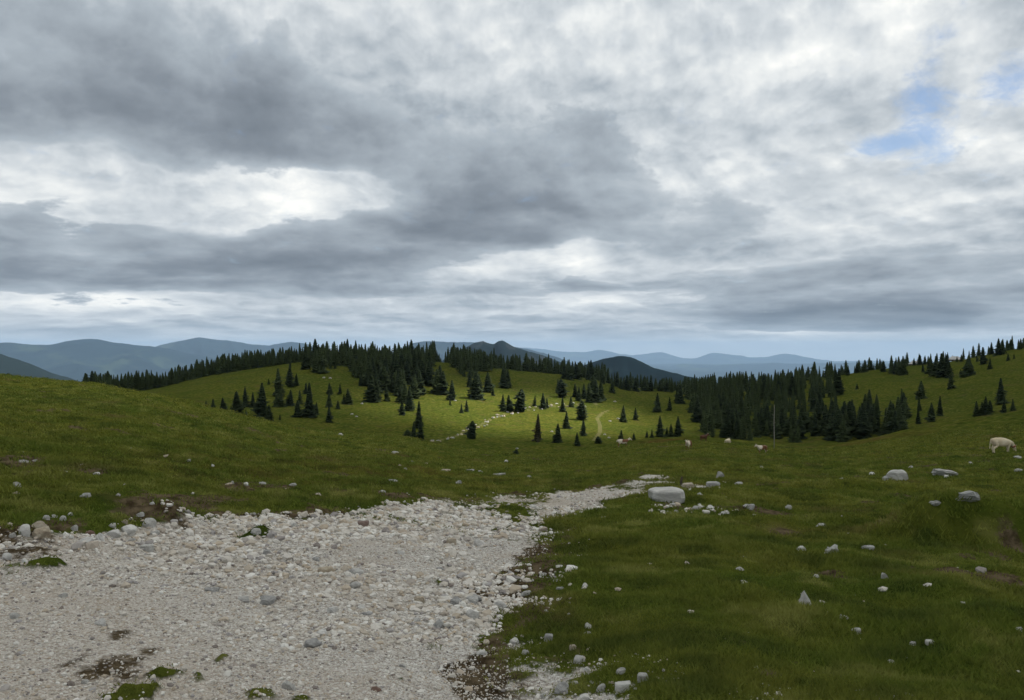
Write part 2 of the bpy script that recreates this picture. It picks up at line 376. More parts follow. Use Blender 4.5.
m_grass, q, b, o_ = material('grass_blades')
pos = q.new('ShaderNodeNewGeometry').outputs['Position']
turf, fine = turf_colour(q, pos, 1.5)
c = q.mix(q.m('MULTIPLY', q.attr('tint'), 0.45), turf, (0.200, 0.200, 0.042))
c = q.mix(q.step(q.attr('tint'), 0.93, 0.97), c, (0.24, 0.20, 0.09))
q.l.new(c, b.inputs['Base Color']); b.inputs['Roughness'].default_value = 0.9; b.inputs['Specular IOR Level'].default_value = 0.1
tr = q.new('ShaderNodeBsdfTranslucent'); q.l.new(c, tr.inputs[0]); ms = q.new('ShaderNodeMixShader'); ms.inputs[0].default_value = 0.3
q.l.new(b.outputs[0], ms.inputs[1]); q.l.new(tr.outputs[0], ms.inputs[2]); q.l.new(ms.outputs[0], o_.inputs[0])

def needle_material(name, c0, c1, c2):
    m, q, b, o = material(name)
    rnd = q.new('ShaderNodeObjectInfo').outputs['Random']
    pos = q.new('ShaderNodeNewGeometry').outputs['Position']
    n = q.noise(pos, 0.9, 4, 0.6)
    c = q.mix(q.step(n, 0.38, 0.66), c0, c1)
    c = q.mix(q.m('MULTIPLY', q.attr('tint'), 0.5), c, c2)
    c = q.mix(q.m('MULTIPLY', q.step(rnd, 0.45, 1.0), 0.55), c, c2)
    q.l.new(c, b.inputs['Base Color']); b.inputs['Roughness'].default_value = 0.9; b.inputs['Specular IOR Level'].default_value = 0.08
    return m
m_needle = needle_material('spruce_needles', (0.014, 0.022, 0.013), (0.027, 0.040, 0.019), (0.050, 0.068, 0.027))
m_rusty = needle_material('browning_needles', (0.028, 0.029, 0.017), (0.044, 0.041, 0.022), (0.058, 0.055, 0.030))
m_pale = needle_material('pale_leaves', (0.050, 0.065, 0.022), (0.080, 0.100, 0.030), (0.110, 0.130, 0.045))
m_bark, q, b, o_ = material('bark')
pos = q.new('ShaderNodeTexCoord').outputs['Object']
q.l.new(q.mix(q.noise(pos, 12, 5, 0.65), (0.040, 0.030, 0.022), (0.11, 0.09, 0.07)), b.inputs['Base Color'])
m_wood, q, b, o_ = material('weathered_wood')
pos = q.new('ShaderNodeTexCoord').outputs['Object']
q.l.new(q.mix(q.noise(pos, 6, 6, 0.65), (0.16, 0.15, 0.13), (0.30, 0.29, 0.265)), b.inputs['Base Color'])
m_shingle, q, b, o_ = material('grey_shingles')
pos = q.new('ShaderNodeTexCoord').outputs['Object']
q.l.new(q.mix(q.noise(pos, 3, 6, 0.65), (0.30, 0.30, 0.30), (0.52, 0.52, 0.51)), b.inputs['Base Color'])

# ------------------------------------------------------------------ ground masks, in ground coordinates
def poly_ground(P, rmin=0.6): return np.array([hits(p, r, rmin) for p, r in P])
def sdf(x, y, P):
    """signed distance to a closed polygon, positive inside"""
    d = np.full(x.shape, 1e9); ins = np.zeros(x.shape, bool); n = len(P)
    for i in range(n):
        a = P[i]; e = P[(i + 1) % n] - a; wx = x - a[0]; wy = y - a[1]
        t = np.clip((wx * e[0] + wy * e[1]) / (e @ e + 1e-9), 0, 1)
        d = np.minimum(d, np.hypot(wx - t * e[0], wy - t * e[1]))
        bq = P[(i + 1) % n]
        c = ((a[1] <= y) & (bq[1] > y)) | ((bq[1] <= y) & (a[1] > y))
        ins ^= c & (x < (bq[0] - a[0]) * (y - a[1]) / (bq[1] - a[1] + 1e-12) + a[0])
    return np.where(ins, d, -d)
GP = poly_ground([(-80, 548), (0, 534), (40, 532), (75, 528), (105, 524), (140, 520), (200, 514), (300, 512), (380, 504), (440, 497), (500, 494), (560, 492), (600, 487), (630, 480), (640, 474.5), (668, 475.5), (674, 481), (650, 489), (620, 497), (590, 505), (562, 512), (548, 520), (556, 530), (545, 545), (538, 560), (520, 575), (512, 590), (505, 610), (512, 630), (500, 650), (512, 668), (535, 690), (560, 740), (600, 1100), (-500, 1100), (-400, 640)])
GP2 = poly_ground([(676, 487), (690, 484), (716, 481), (716, 485), (700, 488), (684, 491)])
def gravel_mask(x, y):
    x = np.asarray(x, float); y = np.asarray(y, float); r = np.hypot(x, y); m = np.zeros(x.shape)
    k = (r < 60) & (y > -6)
    if k.any():
        X = x[k]; Y = y[k]; rr = r[k]
        X2 = X + fbm(X, Y, 0.9, 4, .6, 4.4) * 0.45; Y2 = Y + fbm(X, Y, 1.6, 4, .6, 6.1) * 1.1
        d = np.maximum(sdf(X2, Y2, GP), sdf(X2, Y2, GP2))
        v = sstep(d, -0.30, 0.45) * (1 - 0.62 * sstep(rr, 9.5, 15) * np.clip(0.45 + fbm(X, Y, 1.3, 4, .6, 2.9) * 2.2, 0, 1))
        for px, row, a, s in GRASSY:
            v = v - s * np.exp(-(((X - px) / a) ** 2 + ((Y - row) / (a * 1.3)) ** 2)) * (0.7 + 1.2 * fbm(X, Y, 0.25, 3, .6, 1.9))
        for px, row, a, s in STONY:
            v = np.maximum(v, s * np.exp(-(((X - px) / a) ** 2 + ((Y - row) / (a * 1.3)) ** 2)) * (0.8 + 1.6 * fbm(X, Y, 0.3, 3, .6, 7.9)))
        m[k] = np.clip(v, 0, 1)
    return m
def spots(L): return [(*hits(p, r, 0.6), a, s) for p, r, a, s in L]
GRASSY = spots([(165, 664, .14, .7), (205, 668, .12, .7), (140, 682, .2, .5), (222, 650, .08, .7), (255, 686, .12, .65), (235, 695, .2, .55), (405, 668, .10, .7), (300, 692, .12, .6), (110, 690, .2, .7), (55, 556, .14, .8), (15, 562, .2, .7), (257, 524, .3, .8), (440, 577, .2, .6), (470, 519, .4, .7), (500, 513, .5, .6), (540, 507, .8, .6), (580, 499, 1.0, .5), (430, 640, .2, .4), (500, 668, .2, .8)])
STONY = spots([(590, 690, .42, .8), (560, 692, .35, .85), (530, 672, .33, .8), (625, 685, .28, .7), (575, 665, .2, .6), (520, 640, .2, .7), (600, 662, .15, .5), (545, 600, .2, .5), (540, 575, .25, .55), (570, 552, .3, .45), (770, 690, .3, .15), (745, 672, .2, .12), (700, 510, .8, .2), (845, 690, .3, .12)])
SOIL_SHADE = spots([(787, 534, .35, .9), (745, 575, .25, .3), (992, 556, .3, .85), (965, 554, .2, .7), (1016, 552, .3, .85), (900, 516, .7, .45), (840, 515, .8, .35), (165, 498, .7, .9), (185, 506, .6, .9), (210, 497, .5, .6), (350, 488, .9, .55), (280, 495, .5, .4), (60, 523, .35, .8), (30, 540, .35, .7), (130, 516, .2, .6), (45, 470, .8, .6), (75, 478, .6, .5), (520, 600, .12, .6), (125, 650, .2, .7), (75, 646, .15, .6), (195, 700, .3, .6), (120, 622, .12, .7), (95, 662, .18, .6), (330, 657, .2, .3), (690, 650, .4, .4), (740, 640, .4, .4), (790, 660, .4, .4), (650, 640, .25, .5), (575, 650, .12, .6), (850, 470, 3, .3), (640, 479, 1.2, .3), (700, 508, 1.0, .3), (870, 500, .8, .3), (110, 652, .22, .8), (150, 638, .12, .7), (130, 664, .2, .7), (170, 655, .1, .6), (215, 500, .5, .8), (150, 512, .5, .9), (240, 500, .4, .6)])  # bare soil; spots on the mound face also stand in for its shade
DUST = spots([(60, 600, 1.3, 1.0), (140, 660, .9, 1.0), (30, 660, .9, 1.0), (250, 680, .5, .7), (330, 660, .4, .5), (20, 570, 1.5, .8), (500, 500, 2.0, .6), (560, 500, 2.5, .6)])
RUST = spots([(652, 442, 2.2, .8), (668, 440, 3.0, .8), (700, 470, 4, .25), (870, 440, 6, .3), (420, 470, 5, .3), (220, 470, 3, .25), (300, 470, 4, .3)])
MX, MY = hits(985, 548); MOUND.append((MX + 0.3, MY + 0.75, 1.35, 0.75, 0.78))
MX, MY = hits(845, 488); MOUND.append((MX, MY, 2.2, 0.7, 0.22))
MX, MY = hits(90, 512); MOUND.append((MX - .6, MY + 0.45, 1.7, 0.5, 0.16))
_h0 = height
def height(x, y, detail=True):           # the track is worn a little below the turf
    z = _h0(x, y, detail)
    return z - 0.09 * gravel_mask(x, y) if detail else z
PATH = [np.array([hits(p, r, 170) for p, r in L]) for L in ([(610, 410), (602, 413), (597, 418), (600, 426), (600, 432), (594, 441)], [(426, 442), (440, 440), (455, 436.5), (463, 433), (471, 431), (479, 426), (487, 421), (496, 417), (506, 413.5), (516, 412), (528, 410), (540, 408), (550, 406), (562, 405.5), (574, 405), (596, 404)])]
def path_mask(x, y):
    m = np.zeros(x.shape)
    for P in PATH:
        d = np.full(x.shape, 1e9)
        for a, c in zip(P[:-1], P[1:]):
            e = c - a; t = np.clip(((x - a[0]) * e[0] + (y - a[1]) * e[1]) / (e @ e), 0, 1)
            d = np.minimum(d, np.hypot(x - a[0] - t * e[0], y - a[1] - t * e[1]))
        m = np.maximum(m, 1 - sstep(d, 0.25, 1.1))
    return m
def bare(x, y):                          # hoof-worn earth showing through the turf
    r = np.hypot(x, y)
    return 0.95 * sstep(fbm(x * .6, y, 1.9, 5, .62, 61.0) + .35 * fbm(x, y, 14, 2, .5, 66.0), .30, .62) * (1 - sstep(r, 70, 130))
def fringe(x, y):                        # worn earth where the turf gives out beside the gravel
    r = np.hypot(x, y); m = np.zeros(x.shape); k = (r < 45) & (y > 0)
    if k.any():
        X = x[k]; Y = y[k]; d = sdf(X + fbm(X, Y, .8, 3, .6, 4.4) * .5, Y + fbm(X, Y, 1.4, 3, .6, 6.1) * 1.2, GP)
        m[k] = sstep(d, -.75, -.05) * (1 - sstep(d, .1, .5)) * np.clip(.55 + 1.6 * fbm(X, Y, 1.7, 4, .6, 71.0), 0, 1) * np.where(X < .2 * Y - 1.2, 1.0, .6)
    return m
def spot_mask(x, y, L):
    m = np.zeros(x.shape)
    for px, py, a, s in L: m = np.maximum(m, s * np.exp(-(((x - px) / a) ** 2 + ((y - py) / (a * 1.6)) ** 2)))
    return m

# ------------------------------------------------------------------ the ground, one sheet to the horizon
th = np.concatenate([np.arange(-180, -42, 2.0), np.arange(-42, 42, 0.11), np.arange(42, 180, 2.0)]) * math.pi / 180
rr = np.concatenate([np.linspace(0.25, 2.0, 8)[:-1], np.geomspace(2.0, 12.0, 230)[:-1], np.geomspace(12, 150, 260)[:-1], np.geomspace(150, 900, 110)[:-1], np.geomspace(900, 34000, 70)])
A, B = np.meshgrid(th, rr, indexing='ij'); X = B * np.sin(A); Y = B * np.cos(A)
Z = height(X.ravel(), Y.ravel()).reshape(X.shape)
nt, nr = X.shape; idx = np.arange(nt * nr).reshape(nt, nr); nx = np.roll(idx, -1, 0)
quad = np.stack([idx[:, :-1], idx[:, 1:], nx[:, 1:], nx[:, :-1]], -1).reshape(-1, 4)[:, ::-1]
Vg = np.stack([X.ravel(), Y.ravel(), Z.ravel()], 1)
cen = len(Vg); Vg = np.vstack([Vg, [0, 0, 0.0]])
fan = np.stack([np.full(nt, cen), nx[:, 0], idx[:, 0]], 1)[:, ::-1]
xs, ys = Vg[:, 0], Vg[:, 1]; rads = np.hypot(xs, ys)
nearm = rads < 220
def lim(fn, *a):
    m = np.zeros(len(xs)); m[nearm] = fn(xs[nearm], ys[nearm], *a); return m
pm = np.zeros(len(xs)); k = (rads > 150) & (rads < 420); pm[k] = path_mask(xs[k], ys[k])
ground = npmesh('ground', Vg, [quad, fan], m_ground, {
    'gravel': gravel_mask(xs, ys), 'soil': np.maximum(lim(spot_mask, SOIL_SHADE), np.maximum(lim(bare) * (1 - gravel_mask(xs, ys)), lim(fringe))), 'rust': lim(spot_mask, RUST), 'dust': lim(spot_mask, DUST), 'path': pm,
    'far': sstep(rads, 640, 900)}, smooth=True)
tag(ground, kind='structure')

# ------------------------------------------------------------------ far mountains, each a ridge with two sides
def mountain(name, pts, dist, depth, base, c0, c1, nscale, rough=1.0, nlat=260):
    t0, t1 = [math.atan((p - 512) / F) for p in (pts[0][0], pts[-1][0])]
    t = np.linspace(t0, t1, nlat); s = np.linspace(-1, 1, 61)
    row = np.interp(t, [math.atan((p - 512) / F) for p, _ in pts], [r for _, r in pts])
    k = np.exp(-0.5 * (np.arange(-6, 7) / 1.4) ** 2); k /= k.sum(); row = np.convolve(np.pad(row, 6, mode='edge'), k, 'valid')
    T, Sg = np.meshgrid(t, s, indexing='ij'); rad = dist + Sg * depth
    row = row + fbm(t * 1000, t * 0 + dist, 26, 5, .55, dist * .01) * 1.3 + fbm(t * 1000, t * 0 + dist, 5, 2, .5, 3) * .35
    crest = EYE - (row - 350) / F * np.cos(t) * dist
    x = rad * np.sin(T); y = rad * np.cos(T)
    shp = 1 - np.abs(Sg) ** 1.25
    sp_ = np.abs(fbm(x, y, depth * 0.55, 5, .5, dist * .001)) * 2
    z = base + (crest[:, None] - base) * (shp - rough * 0.95 * sp_ * np.abs(Sg) * (1 - np.abs(Sg)) * 2) + fbm(x, y, depth * 0.08, 3, .5, 4.0) * depth * 0.012 * np.minimum(1, np.abs(Sg) * 6 + .15)
    n, mm = T.shape; idx = np.arange(n * mm).reshape(n, mm)
    fq = np.stack([idx[:-1, :-1], idx[1:, :-1], idx[1:, 1:], idx[:-1, 1:]], -1).reshape(-1, 4)
    m, q, b, o = material(name + '_cover')
    pos = q.new('ShaderNodeNewGeometry').outputs['Position']
    b.inputs['Specular IOR Level'].default_value = 0.0; b.inputs['Roughness'].default_value = 1.0
    nn = q.noise(pos, nscale, 8, 0.68)
    q.l.new(q.mix(q.step(nn, 0.53, 0.64), c0, c1), b.inputs['Base Color'])
    return tag(npmesh(name, np.stack([x.ravel(), y.ravel(), z.ravel()], 1), [fq], m, smooth=True), kind='structure')
FOR = (0.006, 0.014, 0.016)
mountain('mountain_range', [(-1800, 385), (-1000, 356), (-600, 346), (-350, 350), (-200, 354), (-120, 351), (-40, 345), (0, 343), (13, 341.5), (28, 344.5), (51, 345), (63, 341), (94, 338), (109, 342), (127, 343), (142, 346), (157, 347), (185, 352), (230, 362), (290, 374), (340, 380)], 12000, 2600, -480, FOR, (0.024, 0.038, 0.026), 0.0011)
mountain('mountain_range', [(100, 368), (157, 346.5), (178, 341.5), (198, 337.5), (216, 339.5), (233, 341.5), (254, 344.5), (268, 345.5), (290, 341.5), (306, 344), (318, 350), (340, 358), (380, 368)], 14500, 2300, -480, FOR, (0.026, 0.036, 0.022), 0.0011)
mountain('hill', [(-1500, 392), (-900, 350), (-500, 330), (-260, 328), (-100, 341), (0, 354), (25, 362), (51, 372), (76, 380), (110, 392), (150, 402)], 4200, 900, -480, (0.009, 0.015, 0.012), (0.018, 0.026, 0.016), 0.004, 0.7)
mountain('mountain_range', [(370, 372), (395, 352), (411, 343.5), (423, 341), (436, 341.5), (452, 342.2), (474, 342.6), (495, 344), (520, 348), (545, 353), (580, 365)], 11500, 1800, -480, FOR, (0.022, 0.032, 0.022), 0.0013)
mountain('rocky_hill', [(430, 368), (456, 351), (467, 346.5), (475, 342.5), (483, 341), (489, 343.8), (494, 345), (498, 342), (502.5, 340.8), (507, 343), (512, 346.2), (522, 349.5), (531, 352), (543, 355.5), (560, 362), (600, 376)], 3400, 520, -480, (0.008, 0.015, 0.016), (0.030, 0.034, 0.034), 0.006, 0.8, 400)
mountain('hill', [(540, 384), (580, 367), (594, 361.5), (605, 358), (616, 355.8), (624, 355.8), (634, 359), (644, 363), (654, 367.5), (676, 373), (692, 377), (730, 386)], 2400, 480, -400, (0.004, 0.010, 0.012), (0.008, 0.015, 0.015), 0.01, 0.6)
mountain('mountain_range', [(560, 378), (620, 371), (668, 367), (683, 363.5), (697, 365), (720, 364.5), (740, 363.2), (757, 365), (774, 362.8), (800, 364), (827, 363), (846, 362.5), (880, 363), (930, 366), (1000, 372), (1100, 384)], 21000, 2600, -480, FOR, (0.030, 0.045, 0.024), 0.0011)
mountain('mountain_range', [(430, 364), (490, 353), (526, 347.5), (545, 349), (560, 352), (586, 352), (599, 349), (610, 351), (620, 354), (638, 354.5), (655, 352.2), (663, 352), (673, 355.5), (683, 358), (697, 358), (703, 355), (714, 352.3), (729, 354), (740, 355), (751, 358.5), (768, 357), (783, 353), (796, 355), (815, 359), (840, 362), (900, 366), (1000, 374)], 30500, 2600, -480, FOR, (0.030, 0.045, 0.024), 0.0008)

# ------------------------------------------------------------------ cloud added out of view: shades the pasture, its gap lights the far meadow
CB = 470.0
def over(px, py, pz=-20.0):              # the point of the cloud base the sun passes on its way to a ground point
    t = (CB - pz) / SUNV.z; return px + SUNV.x * t, py + SUNV.y * t
cx = np.linspace(-700, 1300, 134); cyy = np.linspace(-800, 930, 116)
A, B = np.meshgrid(cx, cyy, indexing='ij')
def bell(x0, y0, a, c, p=2.0): return np.exp(-((np.abs(A - x0) / a) ** p + (np.abs(B - y0) / c) ** p))
D = np.minimum(sstep(A, -700, -450), 1 - sstep(A, 1050, 1300)) * np.minimum(sstep(B, -800, -550), 1 - sstep(B, 800, 930))
D = D + fbm(A, B, 160, 4, .55, 3.0) * 0.30
for (px, py, a, c, s) in HOLES if 'HOLES' in globals() else [(12, 310, 68, 74, 1.9)]:
    hx, hy = over(px, py); D = D - s * bell(hx, hy, a, c)
th_ = np.maximum(D, 0) * 60
idx = np.arange(A.size).reshape(A.shape); n0 = A.size
q4 = np.stack([idx[:-1, :-1], idx[1:, :-1], idx[1:, 1:], idx[:-1, 1:]], -1).reshape(-1, 4)
q4 = q4[(D.ravel()[q4] > 0).any(1)]
zb = CB - th_ * 0.3 - fbm(A, B, 90, 4, .55, 8.0) * 16 * np.minimum(1, th_ / 20); zt = CB + th_ + fbm(A, B, 120, 4, .55, 6.0) * 30 * np.minimum(1, th_ / 20)
m_shade_cloud, q, b, o_ = material('cloud')
thin = np.exp(-th_ / 7.0)
for gx, gy, ga_, gb_, gs in ((-38, 70, 60, 70, 0.58), (-90, 330, 120, 130, 0.28), (330, 430, 160, 150, 0.12), (40, 420, 120, 110, .18)):  # added cloud thinned on purpose to brighten these slopes
    hx, hy = over(gx, gy); thin = np.maximum(thin, gs * bell(hx, hy, ga_, gb_))
tl = q.new('ShaderNodeBsdfTranslucent'); tl.inputs[0].default_value = (0.665, 0.68, 0.695, 1)
df = q.new('ShaderNodeBsdfDiffuse'); df.inputs[0].default_value = (0.8, 0.8, 0.8, 1)
ms = q.new('ShaderNodeMixShader'); ms.inputs[0].default_value = 0.15
q.l.new(tl.outputs[0], ms.inputs[1]); q.l.new(df.outputs[0], ms.inputs[2])
tp = q.new('ShaderNodeBsdfTransparent'); mt = q.new('ShaderNodeMixShader'); q.l.new(q.attr('thin'), mt.inputs[0])   # thin cloud lets some sun straight through
q.l.new(ms.outputs[0], mt.inputs[1]); q.l.new(tp.outputs[0], mt.inputs[2]); q.l.new(mt.outputs[0], o_.inputs[0])
cl = npmesh('shade_clouds', np.vstack([np.stack([A.ravel(), B.ravel(), zb.ravel()], 1), np.stack([A.ravel(), B.ravel(), zt.ravel()], 1)]), [q4[:, ::-1], q4 + n0], m_shade_cloud, {'thin': np.tile(thin.ravel(), 2)}, smooth=True)
tag(cl, kind='stuff')

# ------------------------------------------------------------------ spruces
def make_crown(seed, width, whorls, per, core=True, ragged=0.28, low=0.05, rounded=False):
    r = np.random.default_rng(seed); V = []; T = []; tint = []
    pw = 0.52 + 0.42 * r.random(); lop = r.random() * 6.28; notch = (0.15 + 0.6 * r.random(), r.random() * 6.28)
    for i in range(whorls):
        u = low + (0.985 - low) * (i + r.random() * 0.5) / whorls
        prof = (math.sin(math.pi * min(1, (u * 0.9 + 0.10))) ** 0.6) if rounded else (1 - u) ** pw * min(1, 0.6 + u * 4)
        n = max(3, int(per * (0.55 + 0.6 * (1 - u))))
        off = r.random() * 6.28
        for k in range(n):
            a = off + 6.283 * (k + r.random() * 0.6) / n
            L = width * prof * (1 - ragged + 1.5 * ragged * r.random()) + 0.008
            L *= 1 + .16 * math.cos(a - lop)
            if r.random() < 0.10: L *= 1.3
            if abs(u - notch[0]) < .07 and math.cos(a - notch[1]) > .2: L *= .55
            dr = L * (0.28 + 0.30 * r.random()) * (1 - 0.75 * u); wv = L * (0.30 + 0.16 * r.random()) + 0.006
            c, s = math.cos(a), math.sin(a); b = len(V); z = u + (r.random() - .5) * 0.02
            V += [(0.02 * c, 0.02 * s, z + 0.012), (c * L * .55, s * L * .55, z - dr * .55 + .008), (c * L, s * L, z - dr + (0.25 * dr if u < .6 else 0)),
                  (c * L * .58 - s * wv, s * L * .58 + c * wv, z - dr * .75 - wv * .45), (c * L * .58 + s * wv, s * L * .58 - c * wv, z - dr * .75 - wv * .45)]
            T += [(b, b + 3, b + 1), (b + 3, b + 2, b + 1), (b, b + 1, b + 4), (b + 1, b + 2, b + 4)]
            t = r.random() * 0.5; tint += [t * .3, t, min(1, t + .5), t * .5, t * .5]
    if core:
        m = 7; b = len(V); lv = np.linspace(low + 0.02, 0.97, 7)
        for j, u in enumerate(lv):
            prof = (math.sin(math.pi * min(1, u * 0.9 + 0.1)) ** .6) if rounded else (1 - u) ** .7
            for k in range(m):
                a = 6.283 * k / m + j * .4; q = width * prof * (0.42 + 0.2 * r.random()) + 0.004
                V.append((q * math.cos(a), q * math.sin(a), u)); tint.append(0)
        for j in range(6):
            for k in range(m):
                p0 = b + j * m + k; p1 = b + j * m + (k + 1) % m
                T += [(p0, p1, p1 + m), (p0, p1 + m, p0 + m)]
    return np.array(V), np.array(T), np.array(tint)
def make_trunk(seed, r0=0.016, top=0.93):
    r = np.random.default_rng(seed); z = np.linspace(-0.05, top, 6); j = (r.random((6, 2)) - .5) * 0.006
    return tube(np.stack([j[:, 0], j[:, 1], z], 1), r0 * (1.15 - z) * np.linspace(1.2, .6, 6), 6)
PROTO = {}
def proto(kind):
    if kind not in PROTO:
        L = []
        spec = {'spruce': [(0.21, 21, 9), (0.24, 20, 9), (0.27, 19, 10), (0.23, 22, 9), (0.29, 18, 10), (0.20, 16, 8), (0.25, 15, 9), (0.22, 19, 8)], 'slender': [(0.155, 24, 8), (0.17, 23, 8), (0.145, 22, 7)],
                'wide': [(0.33, 19, 11), (0.30, 20, 11)], 'rusty': [(0.19, 19, 6)], 'pale': [(0.40, 14, 10)], 'bush': [(0.42, 12, 10)], 'blunt': [(0.24, 18, 9), (0.22, 18, 8)]}[kind]
        mat = {'rusty': m_rusty, 'pale': m_pale}.get(kind, m_needle)
        for i, (wd, wh, pe) in enumerate(spec):
            sd = 31 * i + len(kind)
            v, t, ti = make_crown(sd, wd, wh, pe, ragged=.45 if kind == 'rusty' else .38, low={'slender': .06, 'rusty': .12}.get(kind, .03), rounded=kind in ('pale', 'bush', 'blunt'))
            tv, tf = make_trunk(sd)
            L.append((npmesh('crown', v, [t], mat, {'tint': ti}, link=False), npmesh('trunk', tv, tf, m_bark, smooth=True, link=False)))
        PROTO[kind] = L
    return PROTO[kind]
NTREE = [0]; TAKEN = []
def tree(x, y, h, kind, label, group=None, z=None, name='spruce_tree', cat='spruce', var=None):
    L = proto(kind); crown, trunk = L[(NTREE[0] if var is None else var) % len(L)]; NTREE[0] += 1
    e = empty(name, (x, y, (H(x, y) if z is None else z) - 0.02 * h), float(rng.random() * 6.28), (h * 1.34, h * (1.22 + .24 * float(rng.random())), float(h)))
    mobj('trunk', trunk, e); mobj('crown', crown, e); TAKEN.append((x, y))
    return tag(e, label, cat, group)
def px_tree(px, row, hp, kind, label, group=None, rmin=150, name='spruce_tree', cat='spruce'):
    x, y = hits(px, row, rmin)
    return tree(x, y, hp / F * y, kind, label, group, name=name, cat=cat)
ORD = 'first second third fourth fifth sixth seventh eighth ninth tenth eleventh twelfth thirteenth fourteenth fifteenth sixteenth seventeenth eighteenth nineteenth twentieth'.split()
ORD += ['twenty-' + o for o in ORD[:9]]
def size_word(h, kind):
    if kind == 'slender': return 'tall slender' if h >= 18 else 'thin'
    if kind == 'wide': return 'broad'
    if kind in ('bush',): return 'low bushy'
    return 'tall' if h >= 24 else 'short' if h <= 11 else 'middling'
def clump(place, L, group):
    L = sorted(L, key=lambda t: t[0])
    for i, t in enumerate(L):
        px, row, h = t[:3]; kind = t[3] if len(t) > 3 else 'spruce'
        px_tree(px, row, h, kind, f'{size_word(h, kind)} dark spruce, {ORD[i]} from left {place}', group)

clump('in the loose row behind the left meadow brow', [(206, 408, 8), (213, 410, 12), (222.6, 413, 16), (236.4, 415, 25), (245, 406, 20), (252.9, 407, 16), (262, 416, 35), (269, 423, 19), (246, 418, 9), (231, 413, 8), (257, 413, 14)], 'spruces behind the left meadow brow')
clump('on the open left hillside', [(268.6, 384.3, 6), (277.9, 396, 29), (280.5, 407, 21), (276.5, 407, 13), (290, 387, 27, 'slender'), (288, 384, 14), (296.4, 385.7, 13), (290.7, 406, 17), (299.7, 404, 15), (297.4, 417, 18), (309.3, 417, 36, 'spruce'), (316.4, 414.5, 13), (306, 394, 12), (329.3, 394, 12), (329.3, 407, 15), (329, 422, 17), (280, 420, 6), (338, 409, 9), (340, 394, 11), (347.8, 404, 16, 'wide'), (344, 403.5, 10)], 'spruces on the open left hillside')
clump('below the ridge forest edge', [(371, 402, 30), (376, 401, 26), (367, 386, 16), (360.6, 386, 13), (386.3, 401, 16), (392, 392, 15), (381, 390, 22), (402, 415, 16), (400, 402, 18), (409.5, 411, 26), (405, 403, 20), (414, 398, 22), (398, 392, 22), (420, 394, 24)], 'spruces along the lower edge of the ridge forest')
clump('in the four-tree clump left of the sunlit slope', [(419, 428, 28, 'slender'), (420.6, 440, 19), (413.8, 439, 18), (407.5, 438, 9, 'bush')], 'clump left of the sunlit slope')
clump('in the scatter above the sunlit slope', [(437, 393.5, 26), (443, 393.5, 24), (440, 392, 28), (452, 400, 21), (450, 405.5, 7), (461.5, 413, 10), (466.6, 411.5, 12), (476, 399, 30), (470, 387, 18), (487.7, 392, 21), (493, 396, 10), (479, 390, 17), (503, 387.5, 21), (508, 387.5, 19), (505, 385, 24)], 'spruces above the sunlit slope')
clump('in the row along the stony strip', [(503, 411.5, 18), (508.6, 411, 17), (521.5, 412, 24, 'blunt'), (518, 411, 13), (535, 406, 11), (543, 409, 17), (547, 408, 11)], 'spruces along the stony strip')
px_tree(472.6, 439, 19, 'blunt', 'lone stout round-topped spruce standing in the sunlit grass below the stony strip')
px_tree(538, 441.5, 29, 'rusty', 'lone thin browning spruce with a ragged crown in the sunlit meadow')
px_tree(558, 442.5, 20, 'spruce', 'small pointed spruce just right of the browning spruce')
px_tree(566.5, 428.5, 18, 'spruce', 'small spruce alone above and right of the browning spruce')
px_tree(582, 420, 20, 'blunt', 'upper one of two stacked spruces left of the winding path')
px_tree(583.5, 436, 18, 'spruce', 'lower one of two stacked spruces left of the winding path')
px_tree(577, 445.8, 14, 'spruce', 'small cone-shaped spruce on the shade edge left of the path')
px_tree(598, 443.5, 7.5, 'bush', 'low round dark bush at the foot of the winding path', name='spruce_bush', cat='bush')
px_tree(623.5, 422.5, 18, 'spruce', 'left one of a pair of spruces right of the winding path')
px_tree(635.5, 420, 13, 'spruce', 'right shorter one of a pair of spruces right of the path')
px_tree(621.4, 440, 10.5, 'spruce', 'little spruce right behind the pied cow at left')
px_tree(633.8, 440, 7.5, 'spruce', 'tiny spruce just right of the pied cow at left')
px_tree(516.3, 456, 6.5, 'bush', 'tiny dark juniper on the near edge of the sunlit meadow', rmin=100, name='juniper_bush', cat='bush')
clump('in the middle grove left of the dark wood', [(562.6, 412, 16), (571, 407, 11), (561, 397, 19, 'blunt'), (558, 393, 15), (589, 402, 20), (596, 401.5, 23), (601, 400, 19), (593, 397, 23), (579, 401, 15), (575, 397, 14), (584, 399, 16), (612.3, 393, 16), (635.5, 391.5, 15), (591, 379, 20), (588, 380, 15), (576.3, 379, 16), (569.5, 380, 18), (564, 379, 15), (603, 384, 14), (608, 383, 11), (621, 389, 13), (627, 390, 16), (644, 391, 15), (651, 391, 17), (617, 387, 16)], 'middle grove')
clump('in front of the dark wood', [(657.6, 412, 20), (669.7, 410.5, 14), (680.7, 404, 19), (677, 402, 14), (660, 437, 22), (678, 437, 22), (647, 437.5, 7), (652, 437.5, 9), (667, 436.5, 10), (671, 437, 14), (690.7, 413, 12), (660, 391, 12), (667, 391.6, 11), (672, 390, 12)], 'spruces in front of the dark wood')
px_tree(688, 394.5, 11, 'pale', 'small round pale green broadleaf tree at the wood edge', name='broadleaf_tree', cat='tree')
